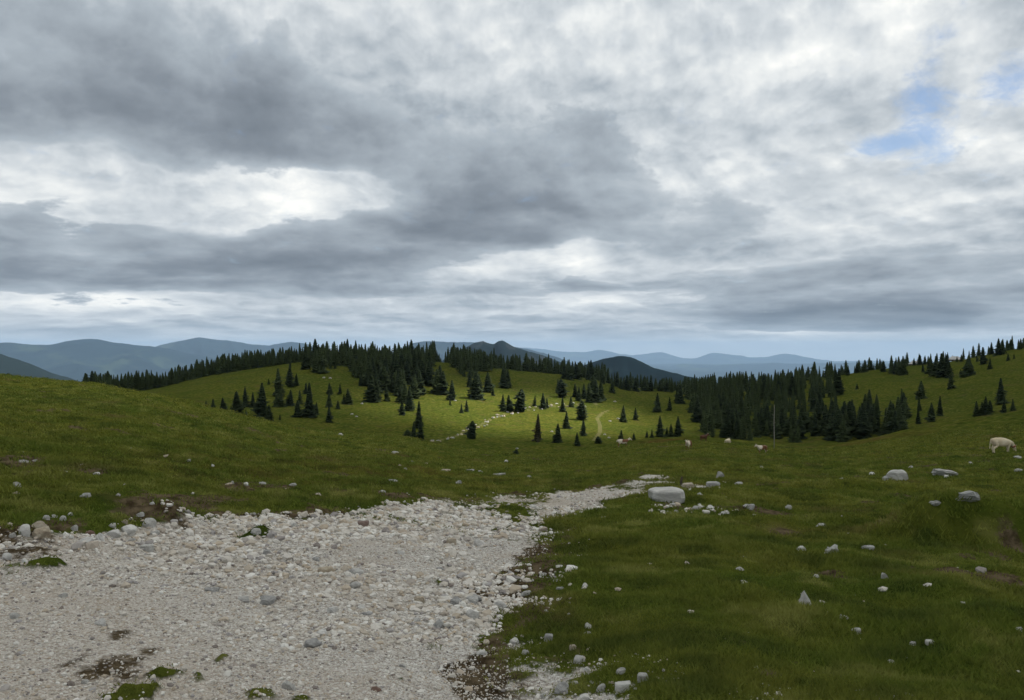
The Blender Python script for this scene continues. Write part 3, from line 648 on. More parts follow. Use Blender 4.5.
clump('at the right end of the dark wood', [(829, 391, 18), (839, 395, 28), (836, 391, 22), (852, 426, 28, 'slender'), (813, 412, 26), (820, 411, 24), (816, 403, 20), (823, 414.5, 15), (834, 439, 32), (838, 440, 34), (843, 442, 26), (847, 438.5, 20), (864, 434.5, 25), (861, 435, 17), (869, 433, 14), (876.5, 433, 31, 'slender'), (886, 432, 25), (893, 431, 29), (898, 432, 37), (903, 429.5, 24), (918, 424, 16, 'slender')], 'right end of the dark wood')
clump('scattered on the open right hillside', [(857, 389, 6), (921.4, 399, 19), (919, 411, 15, 'slender'), (931.4, 421.5, 20), (940, 416, 21, 'slender'), (951, 389, 18), (922.9, 372, 9), (1000.7, 404.5, 28), (976.4, 416, 16), (985.7, 414.5, 19), (990, 412.5, 13), (1004, 413, 13), (1012.8, 411, 13), (982, 415, 14)], 'spruces on the right hillside')
clump('along the right skyline', [(848, 375.5, 11), (857, 373, 12), (865, 372, 13), (871, 370, 11), (883.6, 372, 12), (891.4, 373.5, 19), (898.6, 374.5, 19), (903, 375, 20), (895, 374, 14), (914, 364.5, 8), (920, 365, 11), (925, 365, 10), (930, 373.5, 17), (935.7, 376, 21), (941.4, 377, 25), (947, 376, 23), (949, 378, 18), (957, 362, 6), (961.4, 362, 8), (968.6, 376, 22, 'wide'), (960.7, 374, 5), (990, 369, 12), (983, 364, 18), (977, 362, 8)], 'trees along the right skyline')
clump('at the top right of the hillside', [(1008, 361, 8), (1014, 359, 5.5), (991.4, 354.5, 13), (998.6, 355.5, 18), (1002, 354.5, 15), (1010.7, 349.5, 11), (1020.7, 349, 11), (1028, 348, 12)], 'trees at the top right')

# the woods: random stands kept where the photograph has wood; the largest are trees of their own, the rest one mass
def limit(L): return lambda p: np.interp(p, [a for a, _ in L], [b for _, b in L])
WOODS = [  # columns, nearest r, farthest r beyond the crest, lowest base row, count, height, key, spacing
    (84, 330, 0.86, 120, limit([(84, 400), (100, 397), (150, 389), (180, 382), (210, 375.5), (260, 367.5), (300, 361.5), (330, 361)]), 900, (8.5, 11.5), 'left ridge'),
    (302, 432, 0.60, 120, limit([(302, 366), (306, 372), (325, 374), (345, 367), (355, 378), (375, 393), (400, 396), (425, 389), (432, 384)]), 460, (8.5, 12.5), 'high ridge'),
    (452, 520, 0.72, 110, limit([(452, 376), (470, 378), (488, 371), (516, 368), (520, 372)]), 200, (9, 12.5), 'high ridge'),
    (432, 452, 0.97, 100, limit([(432, 370), (452, 364)]), 12, (9, 13), 'high ridge'),
    (514, 606, 0.99, 100, limit([(514, 372), (552, 375), (606, 382)]), 220, (7.5, 12.5), 'middle ridge'),
    (596, 700, 0.93, 110, limit([(596, 382), (620, 388), (660, 394), (700, 400)]), 90, (7, 10.5), 'middle ridge'),
    (684, 836, 0.45, 90, limit([(684, 396), (692, 408), (700, 430), (712, 446), (836, 450)]), 640, (7.5, 11), 'dark wood'),
    (822, 905, 0.40, -232, limit([(822, 450), (905, 440)]), 44, (6.5, 10), 'right wood', ),
    (828, 880, 0.97, 60, limit([(828, 378), (880, 372)]), 14, (7, 9), 'right ridge'),
    (880, 1024, 1.0, 50, limit([(880, 370), (1024, 349)]), 40, (6, 9), 'right ridge'),
    (-20, 62, 0.9, 60, limit([(-20, 410), (62, 410)]), 26, (9.5, 12.5), 'left valley'),
]
cand = []
pts = list(TAKEN)
for p0, p1, f0, extra, lim_, n, hh, key in WOODS:
    k = 0; tries = 0
    while k < n and tries < n * 14:
        tries += 1
        p = p0 + (p1 - p0) * rng.random(); t = math.atan((p - 512) / F); r1 = float(np.interp(t, TH, R1))
        a0 = max(245.0, r1 * f0); r = math.sqrt(a0 ** 2 + ((r1 + extra) ** 2 - a0 ** 2) * rng.random())
        x, y = r * math.sin(t), r * math.cos(t); z = H(x, y); row = 350 + F * (EYE - z) / y
        if r < r1 and row > float(lim_(p)): continue
        if key == 'dark wood' and p > 795 and rng.random() < (p - 795) / 48: continue
        if key == 'dark wood' and fbm(np.array([x]), np.array([y]), 20, 2, .5, 12.0)[0] > 0.20 and row < 425: continue
        if min((x - u) ** 2 + (y - v) ** 2 for u, v in pts[-900:]) < (1.2 + 2.2 * rng.random() ** 2) ** 2: continue
        pts.append((x, y)); h = (hh[0] + (hh[1] - hh[0]) * rng.random() ** 1.3) * (1 + 0.35 * float(fbm(np.array([x]), np.array([y]), 22, 2, .5, 55.0)[0])) * (.60 + .4 * rng.random() if rng.random() < .3 else 1)
        if key == 'dark wood': h *= 0.86 + 0.16 * (row < 400)
        cand.append((h * F / y, x, y, z, h, key, p)); k += 1
cand.sort(key=lambda c: -c[0])
own = 300 - NTREE[0]
WHERE = {'left ridge': 'dark spruce in the close band of forest along the left hilltop', 'high ridge': 'tall dark spruce packed in the forest on the central ridge',
         'middle ridge': 'dark spruce in the thin line along the sunlit hill crest', 'dark wood': 'dark spruce in the dense wood filling the hollow behind the cows',
         'right wood': 'dark spruce in the thick stand at the right foot of the wood', 'right ridge': 'small dark spruce on the brow of the right skyline', 'left valley': 'dark treetop just showing over the left meadow brow'}
for hp, x, y, z, h, key, p in cand[:own]:
    tree(x, y, h, 'spruce', WHERE[key], WHERE[key].replace('spruce', 'spruces', 1), z=z)
fv, ft, fc = [], [], []; nv = 0
low = [make_crown(200 + i, (0.21, 0.25, 0.28, 0.19)[i], 11, 7, True) for i in range(4)]
for i, (hp, x, y, z, h, key, p) in enumerate(cand[own:]):
    v, t, ti = low[i % 4]; a = rng.random() * 6.28; ca, sa_ = math.cos(a), math.sin(a); wd = 0.9 + .35 * rng.random()
    vv = np.stack([(v[:, 0] * ca - v[:, 1] * sa_) * h * wd + x, (v[:, 0] * sa_ + v[:, 1] * ca) * h * wd + y, v[:, 2] * h + z - .2], 1)
    fv.append(vv); ft.append(t + nv); fc.append(np.clip(ti + rng.random() * .4 - .2, 0, 1)); nv += len(v)
forest = npmesh('forest', np.concatenate(fv), [np.concatenate(ft)], m_needle, {'tint': np.concatenate(fc)})
tag(forest, 'dark mass of spruce forest along the ridges behind the meadow', 'forest', kind='stuff')

# ------------------------------------------------------------------ stones
I1, I2, I3 = ico(1), ico(2), ico(3)
def n3(v, f, s): return fbm(v[:, 0] * f + s + v[:, 2] * f * .7, v[:, 1] * f - s + v[:, 2] * f * .5, 1.0, 4, .55, s)
def make_stone(seed, kind):
    r = np.random.default_rng(seed); v, f = I3; v = v.copy()
    sc = {'round': (1, .85, .72), 'block': (1, .7, .62), 'flat': (1, .75, .34), 'pointed': (.78, .55, 1.15), 'lumpy': (1, .8, .62), 'jagged': (1, .6, .36)}[kind]
    if kind == 'block': v = np.sign(v) * np.abs(v) ** 0.33; v /= np.abs(v).max()
    v *= np.array(sc)
    for k in range({'round': 16, 'block': 4, 'flat': 14, 'pointed': 6, 'lumpy': 12, 'jagged': 12}[kind]):      # broken faces
        n = r.normal(size=3); n /= np.linalg.norm(n)
        if kind == 'pointed': n = np.array([math.cos(k * 1.1), math.sin(k * 1.1), .62]); n /= np.linalg.norm(n)
        d = (v @ n).max() * ((0.80 if kind == 'block' else 0.62) + (.14 if kind == 'block' else 0.26) * r.random() if kind != 'pointed' else 0.60); e = np.maximum(v @ n - d, 0); v -= np.outer(e * .96, n)
    nrm = v / np.linalg.norm(v, axis=1)[:, None]
    v = v + nrm * (n3(v, 1.6, seed * 1.3) * {'lumpy': .42, 'jagged': .75, 'flat': .22}.get(kind, .12) + n3(v, 5.0, seed * 2.1) * (.16 if kind == 'jagged' else .06))[:, None]
    lo = v[:, 2].min(); v[:, 2] -= lo + (v[:, 2].max() - lo) * 0.34                               # a third of it sits in the ground
    v[:, 0] /= np.ptp(v[:, 0]); v[:, 1] /= np.ptp(v[:, 0]) * 2.0; v[:, 2] /= v[:, 2].max()
    return v, f
STONES = {}
def stone(px, row, wp, hp, kind, mat, label, group=None, cat='stone', name='stone', rmin=1.5, rot=None):
    key = (kind, mat.name); L = STONES.setdefault(key, [])
    if len(L) < 3:
        v, f = make_stone(len(STONES) * 7 + len(L) * 13 + 3, kind)
        L.append(npmesh(name, v, [f], mat, smooth=False, link=False)); me = L[-1]
    else: me = L[int(rng.integers(3))]
    wp, hp = (wp * .88, hp * .85) if wp < 22 else (wp, hp)
    x, y = hits(px, row, rmin); d = math.hypot(x, y); s = d / F * (y / d)
    o = mobj(name, me); k = wp * s
    o.location = (x, y + k * .3, H(x, y + k * .3) - .01); o.rotation_euler = (0, 0, (rng.random() - .5) * .7 + (math.pi if rng.random() < .5 else 0) if rot is None else rot)
    o.scale = (k, k, max(hp, .9) * s)
    return tag(o, label, cat, group)
bl = lambda *a, **k: stone(*a, cat='boulder', name='boulder', **k)
bl(669, 503, 35, 11, 'block', m_stone, 'large flat-topped pale grey boulder beside the far end of the gravel track', rot=0.1)
bl(901, 480, 22, 11, 'round', m_stone, 'large whitish rounded boulder on the right meadow below the pale cow', rot=0)
stone(886.5, 480.5, 7, 6, 'round', m_grey, 'small grey stone leaning on the left side of the whitish rounded boulder')
bl(946, 475.5, 24, 7, 'jagged', m_stone, 'jagged flat whitish boulder right of the rounded boulder')
stone(947, 478, 6, 3, 'round', m_white, 'little white stone under the jagged flat boulder')
stone(806, 606, 16, 19, 'pointed', m_stone, 'pointed whitish stone standing upright like a tooth in the grass', rot=.2)
stone(836, 554.5, 17, 11, 'jagged', m_stone, 'lumpy white stone heap, widest light patch in the middle of the right meadow')
stone(803, 552, 10, 8, 'round', m_white, 'round white stone left of the lumpy white one')
stone(870, 551, 16, 5, 'flat', m_grey, 'thin flat grey stone right of the lumpy white one')
stone(885, 579, 9, 7.5, 'round', m_stone, 'small rounded stone in the grass right of centre meadow, below the thin flat stone')
stone(857, 634, 13, 8, 'round', m_stone, 'rounded pale stone below and right of the pointed stone')
stone(842, 619.5, 16, 5, 'flat', m_stone, 'flat pale stone sunk in grass right of the pointed stone')
stone(931, 645, 9, 6, 'block', m_white, 'small angular white stone, right one of two near the lower right')
stone(914, 645, 8, 5.5, 'block', m_stone, 'small angular stone, left one of two near the lower right')
stone(892, 664, 13, 5, 'flat', m_stone, 'flat pale slab in grass at the lower right')
stone(757, 668, 8, 4, 'flat', m_white, 'small flat white stone on the bare patch at the bottom of the meadow')
bl(720, 477, 10, 7, 'round', m_grey, 'small grey boulder alone in the grass right of the track end')
stone(714, 486, 15, 5, 'block', m_grey, 'long low grey rock at the end of the side spur of the track')
stone(689, 488.5, 13, 6, 'block', m_tan, 'pale rough rock on the side spur behind the large grey boulder')
stone(700, 495.5, 8, 4, 'pointed', m_stone, 'small pale peaked stone right of the large grey boulder')
stone(697, 510, 12, 5, 'flat', m_grey, 'greyish flat stone below and right of the large grey boulder')
stone(710.5, 510, 9, 5, 'round', m_white, 'bright white stone below and right of the large grey boulder')
stone(726, 514, 12, 3, 'flat', m_stone, 'long thin pale stone lying farthest right below the large grey boulder')
stone(667, 507, 5, 3, 'round', m_white, 'tiny white stone, left of two at the foot of the large grey boulder')
stone(674, 505.5, 5, 3, 'round', m_white, 'tiny white stone, right of two at the foot of the large grey boulder')
stone(740, 484.5, 10, 3, 'flat', m_grey, 'thin grey stone in the grass right of the small grey boulder')
stone(823, 526.5, 12, 4, 'flat', m_stone, 'flat pale stone right of the dark soil patch')
stone(789, 509.5, 8, 6, 'lumpy', m_stone, 'small lumpy stone above the dark soil patch')
stone(750, 509.5, 13, 6, 'lumpy', m_grey, 'broken greyish stone among grass left of the dark soil patch')
bl(938, 511, 15, 5, 'jagged', m_grey, 'flat grey rock at the left shoulder of the grassy mound')
bl(970, 510.5, 26, 9, 'jagged', m_grey, 'jagged grey rock breaking out on top of the grassy mound')
stone(1020, 632, 9, 7, 'round', m_stone, 'rounded stone cut by the right edge of the picture')
stone(740, 570, 11, 4, 'flat', m_stone, 'flat pale stone left of the pointed stone, farther up')
stone(817, 577, 7, 4, 'flat', m_stone, 'little flat stone just above the pointed stone')
stone(880, 523, 6, 3, 'flat', m_stone, 'little pale stone on the bare brownish patch left of the mound')
stone(842, 480, 5, 3, 'round', m_white, 'tiny white stone far left of the whitish rounded boulder')
stone(873, 474.5, 6, 3, 'flat', m_white, 'tiny white stone, nearest left of the whitish rounded boulder')
stone(912, 467.5, 6, 2.5, 'flat', m_stone, 'tiny pale stone above the whitish rounded boulder')
stone(971, 464, 5, 2.5, 'flat', m_stone, 'tiny pale stone left below the pale cow')
stone(1019, 458, 9, 3, 'flat', m_stone, 'flat pale stone right below the pale cow')
stone(1020, 471, 9, 3, 'flat', m_stone, 'flat pale stone at the right edge level with the jagged flat boulder')
stone(762, 468, 5, 2.5, 'flat', m_stone, 'tiny pale stone below the cow nearest the tall pole')
def row_of(place, L, group):
    L = sorted(L, key=lambda t: t[0])
    for i, (px, row, wp, hp, kind, mat) in enumerate(L):
        col = {'white_stone': 'white', 'limestone': 'pale', 'grey_stone': 'grey', 'tan_stone': 'tan', 'brown_stone': 'brown'}[mat.name]
        sz = 'big' if wp >= 16 else 'little' if wp <= 7 else 'small'
        stone(px, row, wp, hp, kind, mat, f'{sz} {col} {"flat " if kind == "flat" else ""}stone, {ORD[i]} from left {place}', group)
row_of('at the ragged right gravel edge', [(585, 588, 7, 6, 'round', m_white), (588, 629, 8.5, 8, 'round', m_white), (588.5, 634, 9, 4, 'flat', m_stone), (569, 615, 5, 3, 'flat', m_stone), (549, 641, 11, 9, 'block', m_grey), (515, 644, 11, 6, 'round', m_white), (573, 650, 8, 7, 'block', m_tan), (579, 663, 15, 9, 'round', m_stone), (589, 671, 12, 5, 'flat', m_white), (560, 567, 9, 3, 'flat', m_white), (544, 576, 13, 4, 'flat', m_stone), (557, 582, 11, 4, 'flat', m_stone), (560, 590, 9, 4, 'flat', m_grey), (526, 596, 15, 6, 'lumpy', m_stone), (546, 612, 6, 3, 'flat', m_stone), (525, 654, 10, 6, 'round', m_stone), (575, 568, 6, 3, 'flat', m_stone)], 'stones right of the gravel')
row_of('in the heap at the bottom edge', [(621, 674, 12, 8, 'round', m_stone), (643, 681, 13, 10, 'block', m_stone), (624, 692, 20, 12, 'block', m_white), (602, 692, 12, 9, 'round', m_stone), (586, 702, 14, 9, 'round', m_white), (564, 692, 19, 11, 'lumpy', m_grey), (559, 703, 9, 8, 'round', m_white), (635, 690, 6, 4, 'round', m_stone), (575, 684, 8, 5, 'block', m_stone), (612, 684, 7, 4, 'round', m_tan), (650, 691, 7, 4, 'flat', m_stone), (592, 683, 6, 4, 'round', m_grey), (545, 698, 9, 6, 'round', m_stone)], 'cobbles at the bottom edge of the meadow')
row_of('along the turf lip left of the gravel', [(22.6, 538, 15, 13, 'round', m_white), (38, 539, 21, 13, 'round', m_tan), (38, 529, 17, 9, 'round', m_tan), (45, 520, 8, 6, 'round', m_stone), (52, 518, 9, 5, 'flat', m_stone), (62, 521, 8, 7, 'round', m_stone), (69.5, 516, 6, 5, 'round', m_stone), (73, 531, 9, 7, 'round', m_stone), (89, 535, 12, 7, 'round', m_brown), (112, 537, 17, 9, 'round', m_white), (125, 533, 18, 9, 'round', m_white), (112, 527, 9, 5, 'flat', m_stone), (124, 523, 7, 5, 'round', m_tan), (139, 517, 10, 6, 'round', m_stone), (147, 527, 15, 9, 'round', m_stone), (154, 534, 12, 5, 'round', m_stone), (5, 560, 11, 9, 'round', m_white), (23, 562, 12, 5, 'flat', m_white), (85, 543, 17, 6, 'flat', m_white), (71, 539, 7, 4, 'round', m_white), (98, 540, 12, 9, 'lumpy', m_white), (11, 538, 7, 6, 'round', m_stone), (145, 550, 15, 7, 'block', m_stone), (151, 504, 7, 4, 'flat', m_white), (130, 541, 9, 5, 'round', m_stone)], 'stones along the turf edge')
row_of('in the left meadow above the gravel', [(20, 462, 16, 3, 'flat', m_grey), (34, 462, 8, 3, 'flat', m_grey), (96, 475, 8, 4, 'round', m_white), (85, 497, 16, 5, 'flat', m_grey), (14, 487, 12, 5, 'flat', m_grey), (15, 495, 8, 3, 'flat', m_tan), (188, 461, 5, 3, 'round', m_stone), (245, 485, 6, 4, 'round', m_white), (261, 484, 9, 3, 'flat', m_stone), (292, 486, 8, 4, 'round', m_stone), (212, 467, 4, 3, 'round', m_white), (382, 492, 7, 3, 'flat', m_stone), (232, 484, 5, 4, 'flat', m_stone)], 'stones in the left meadow')
row_of('between the gravel and the sunlit meadow', [(394, 453, 9, 2.4, 'flat', m_stone), (405, 469, 4, 2, 'round', m_grey), (391, 482, 12, 3, 'flat', m_grey), (340, 435, 6, 2.5, 'flat', m_stone), (498, 476, 15, 2.6, 'jagged', m_grey), (470, 471, 10, 2.5, 'flat', m_grey), (480, 472, 6, 1.8, 'flat', m_grey), (443, 472, 14, 3, 'flat', m_tan), (506, 462.5, 4.5, 2.6, 'round', m_stone), (400, 466, 4, 2, 'round', m_tan), (411, 462, 6, 1.6, 'flat', m_grey), (426, 464, 6, 1.6, 'flat', m_tan), (458, 484, 7, 4, 'lumpy', m_grey), (533, 509, 8, 5, 'round', m_white), (488, 517, 7, 6, 'round', m_white), (529, 478, 5, 2.5, 'flat', m_stone)], 'stones between the gravel and the sunlit meadow')
row_of('among larger stones on the gravel', [(100, 626, 14, 9, 'round', m_white), (209, 592, 19, 6, 'flat', m_grey), (264, 604, 19, 9, 'round', m_grey), (242, 602, 20, 5, 'flat', m_stone), (332, 613, 13, 7, 'round', m_white), (322, 635, 14, 8, 'round', m_white), (287, 690, 17, 11, 'round', m_stone), (84, 684, 9, 7, 'round', m_stone), (12, 619, 13, 8, 'round', m_stone), (61, 598, 12, 7, 'round', m_stone), (361, 609, 10, 6, 'round', m_white), (366, 616, 16, 6, 'flat', m_grey), (363, 526, 13, 6, 'block', m_brown), (478, 546, 14, 8, 'round', m_white), (451, 545, 11, 8, 'block', m_tan), (439, 570, 10, 4, 'flat', m_grey), (419, 604, 12, 9, 'block', m_tan), (375, 691, 12, 6, 'round', m_brown), (293, 527, 8, 5, 'round', m_stone), (266, 555, 8, 6, 'block', m_grey), (255, 535, 12, 6, 'round', m_stone), (315, 560, 11, 5, 'flat', m_grey), (400, 555, 9, 5, 'round', m_white), (402, 668, 10, 6, 'round', m_stone), (480, 655, 13, 6, 'flat', m_white), (415, 622, 12, 6, 'flat', m_white)], 'larger stones loose on the gravel')
NST = len([o for o in C.objects if o.get('category') in ('stone', 'boulder')])
# the stony strip across the sunlit meadow
P0 = [(426, 442), (440, 440), (455, 436.5), (463, 433), (471, 431), (479, 426), (487, 421), (496, 417), (506, 413.5), (516, 412), (528, 410), (540, 408), (550, 406), (562, 405.5), (574, 405)]
pp = np.array(P0); tt = np.arange(len(pp))
for i in range(58):
    t = (i + rng.random()) / 58 * (len(pp) - 1.01); px = np.interp(t, tt, pp[:, 0]) + rng.normal() * 3; row = np.interp(t, tt, pp[:, 1]) + rng.normal() * 1.6
    stone(px, row, 2.0 + 3.4 * rng.random() ** 2, 0.9 + 0.9 * rng.random(), 'lumpy', (m_tan, m_grey)[i % 2], 'pale rock in the broken stony strip crossing the sunlit slope', 'rocks of the stony strip', rmin=170)
for i, (px, row) in enumerate([(352, 414.5), (362, 404), (356, 417), (330, 378.5), (324, 378), (610, 421.5), (618, 419), (615, 402), (645, 387.5), (640, 388), (620, 384), (605, 435), (609, 438), (585, 407), (552, 432), (517, 449), (455, 401)]):
    stone(px, row, 3.6, 1.3, 'flat', m_grey, 'small pale rock scattered on the far slopes', 'rocks scattered on the far slopes', rmin=170)
# cobbles of the gravel: the largest are stones of their own, the others one mass
NST2 = len([o for o in C.objects if o.get('category') in ('stone', 'boulder')])
def frame_scatter(n, r0, r1, pw, tmax=0.62):
    """points within the view, density falling as r**-pw"""
    u = rng.random(n); e = 2 - pw
    r = r0 * (r1 / r0) ** u if abs(e) < 1e-6 else (r0 ** e + (r1 ** e - r0 ** e) * u) ** (1 / e)
    t = (rng.random(n) * 2 - 1) * tmax; return r * np.sin(t), r * np.cos(t), r
x, y, r = frame_scatter(330000, 3.6, 42, 1.9)
gmask = gravel_mask(x, y); patch = fbm(x, y, 1.4, 3, .5, 21.0)
keep = rng.random(len(x)) < np.clip((gmask - .2) * 1.6, 0, 1) * (1 - .85 * spot_mask(x, y, SOIL_SHADE)) * (0.36 + np.clip(patch + .25, 0, .6))
near_edge = fbm(x, y, 1.1, 3, .6, 77.0) > -.05
stray = (rng.random(len(x)) < np.where((gmask > .02) & near_edge, .08, np.where(r < 9, .0018, .0009))) & (r < 26)
x, y, r = x[keep | stray], y[keep | stray], r[keep | stray]
dusty = spot_mask(x, y, DUST)
coarse = (1 - .7 * dusty) * sstep(fbm(x, y, 2.6, 3, .5, 5.0) + 0.35 * sstep(y, 6.5, 9.5) - 0.12, -.2, .35)
size = np.exp(rng.normal(size=len(x)) * 0.50) * (0.0062 + 0.0112 * coarse) * np.clip((r / 6.5), .9, 2.6) ** 0.75
size = np.minimum(size, 0.085)
big = np.argsort(-size * 800 / r)[:max(0, 298 - NST2)]
zz = height(x, y)
PEB = [npmesh('stone', *(lambda v, f: (v, [f]))(*make_stone(300 + i, ('round', 'block', 'round', 'lumpy')[i % 4])), (m_white, m_stone, m_stone, m_grey, m_stone, m_tan)[i], smooth=True, link=False) for i in range(6)]
for i in big:
    o = mobj('stone', PEB[int(rng.integers(6))]); s = float(size[i]) * 2.0
    o.location = (x[i], y[i], zz[i]); o.rotation_euler = (0, 0, rng.random() * 6.28); o.scale = (s, s * (.8 + .3 * rng.random()), s * .42)
    tag(o, 'loose cobble lying among the crushed stones of the gravel track', 'stone', 'cobbles on the gravel track')
rest = np.setdiff1d(np.arange(len(x)), big)
def scatter_mesh(name, base, X, Y, Zs, Sz, flat, mat, tint):
    v, f = base; n = len(X); k = len(v)
    a = rng.random(n) * 6.28; j = 1 + (rng.random((n, k)) - .5) * .5
    P = v[None] * j[:, :, None] * np.stack([Sz, Sz * (.6 + .4 * rng.random(n)), Sz * flat * (.6 + .7 * rng.random(n))], 1)[:, None, :]
    tilt = rng.normal(size=n) * .25
    Px = P[:, :, 0] * np.cos(tilt)[:, None] - P[:, :, 2] * np.sin(tilt)[:, None]; Pz = P[:, :, 0] * np.sin(tilt)[:, None] + P[:, :, 2] * np.cos(tilt)[:, None]
    ca, sa_ = np.cos(a)[:, None], np.sin(a)[:, None]
    Q = np.stack([Px * ca - P[:, :, 1] * sa_ + X[:, None], Px * sa_ + P[:, :, 1] * ca + Y[:, None], Pz + (Zs + Sz * flat * .25)[:, None]], 2).reshape(-1, 3)
    T = (f[None] + (np.arange(n) * k)[:, None, None]).reshape(-1, 3)
    return npmesh(name, Q, [T], mat, {'tint': np.repeat(tint, k)})
gr = scatter_mesh('gravel', ico(1), x[rest], y[rest], zz[rest], size[rest], .62, m_pebble, np.clip(rng.random(len(rest)) ** (1 + .4 * dusty[rest]) - .0, 0, 1))
tag(gr, 'crushed pale limestone covering the track', 'gravel', kind='stuff')

# ------------------------------------------------------------------ grass
x, y, r = frame_scatter(210000, 3.4, 110, 2.0, .63)
gmask = gravel_mask(x, y); soil = np.maximum(np.maximum(spot_mask(x, y, SOIL_SHADE), bare(x, y)), fringe(x, y) * .9)
in_track = np.zeros(len(x), bool); k = r < 25; in_track[k] = sdf(x[k], y[k], GP) > .25
dens = 0.35 + 1.1 * np.clip(fbm(x, y, 0.7, 3, .6, 31.0) + .5, 0, 1)
keep = (rng.random(len(x)) < dens * np.clip(1 - gmask * 1.7, 0, 1) * (1 - .95 * soil) * np.where(in_track, .5, 1.0))
in_track = in_track[keep]; x, y, r = x[keep], y[keep], r[keep]; z = height(x, y); n = len(x); NB = 7
lush = np.clip(fbm(x, y, 1.1, 3, .6, 41.0) * 1.1 + .6, .15, 1.3) * (1 - .5 * sstep(gravel_mask(x, y), 0.02, .4))
lush = np.where(in_track, .12, lush)
for mx, my, ax, ay, h in MOUND[:1]: lush = lush * (1 + 1.1 * np.exp(-((x - mx) / ax) ** 2 - ((y - my) / ay) ** 2))
hb = (0.013 + 0.029 * lush) * (1 + 0.55 * np.log(np.maximum(r / 5, 1)))
wb = 0.0042 * np.maximum(1, r / 5.0) ** 0.9
sp_ = 0.028 * np.maximum(1, r / 5.0) ** 0.9
bx = np.repeat(x, NB) + rng.normal(size=n * NB) * np.repeat(sp_, NB); by = np.repeat(y, NB) + rng.normal(size=n * NB) * np.repeat(sp_, NB)
bz = np.repeat(z, NB) - .004; h_ = np.repeat(hb, NB) * (.5 + rng.random(n * NB)); w_ = np.repeat(wb, NB) * (.7 + .6 * rng.random(n * NB))
a = rng.random(n * NB) * 6.28; la = rng.random(n * NB) * 6.28; ln = h_ * (.3 + .8 * rng.random(n * NB))
Vb = np.stack([np.stack([bx - w_ * np.cos(a), by - w_ * np.sin(a), bz], 1), np.stack([bx + w_ * np.cos(a), by + w_ * np.sin(a), bz], 1),
               np.stack([bx + ln * np.cos(la), by + ln * np.sin(la), bz + h_], 1)], 1).reshape(-1, 3)
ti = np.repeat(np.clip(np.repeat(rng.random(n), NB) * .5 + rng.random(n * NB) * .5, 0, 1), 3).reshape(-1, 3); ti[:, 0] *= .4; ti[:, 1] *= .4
gs_ = npmesh('grass', Vb, [np.arange(len(Vb)).reshape(-1, 3)], m_grass, {'tint': ti.ravel()})
tag(gs_, 'short alpine pasture grass covering the slopes', 'grass', kind='stuff')

# ------------------------------------------------------------------ cattle
def coat(name, base, patch, lo, hi, scale, seed):
    m, q, b, o = material(name)
    pos = q.new('ShaderNodeTexCoord').outputs['Object']
    p2 = q.new('ShaderNodeVectorMath', operation='ADD'); q.put(p2.inputs[0], pos); p2.inputs[1].default_value = (seed, seed * .7, 0)
    n = q.noise(p2.outputs[0], scale, 3, 0.5)
    c = q.mix(q.step(n, lo, hi), base, patch)
    c = q.mix(q.m('MULTIPLY', q.noise(pos, 14, 4, .6), .25), c, tuple(v * .6 for v in base))
    q.l.new(c, b.inputs['Base Color']); return m
m_cream = coat('cream_coat', (0.62, 0.52, 0.36), (0.72, 0.64, 0.48), .4, .6, 2.0, 1.0)
m_pied = coat('pied_coat', (0.17, 0.080, 0.042), (0.74, 0.66, 0.55), .51, .55, 1.05, 5.3)
m_pied2 = coat('pale_pied_coat', (0.18, 0.085, 0.045), (0.74, 0.66, 0.55), .50, .54, 1.1, 9.6)
m_rust = coat('russet_coat', (0.105, 0.048, 0.028), (0.60, 0.50, 0.40), .58, .63, 1.2, 2.2)
m_horn, q, b, o_ = material('horn'); b.inputs['Base Color'].default_value = (0.50, 0.44, 0.33, 1)
m_dark, q, b, o_ = material('dark_hoof_and_eye'); b.inputs['Base Color'].default_value = (0.03, 0.025, 0.02, 1); b.inputs['Roughness'].default_value = .4
m_muzzle, q, b, o_ = material('muzzle'); b.inputs['Base Color'].default_value = (0.42, 0.25, 0.19, 1)
m_leather, q, b, o_ = material('red_leather'); b.inputs['Base Color'].default_value = (0.22, 0.05, 0.03, 1)
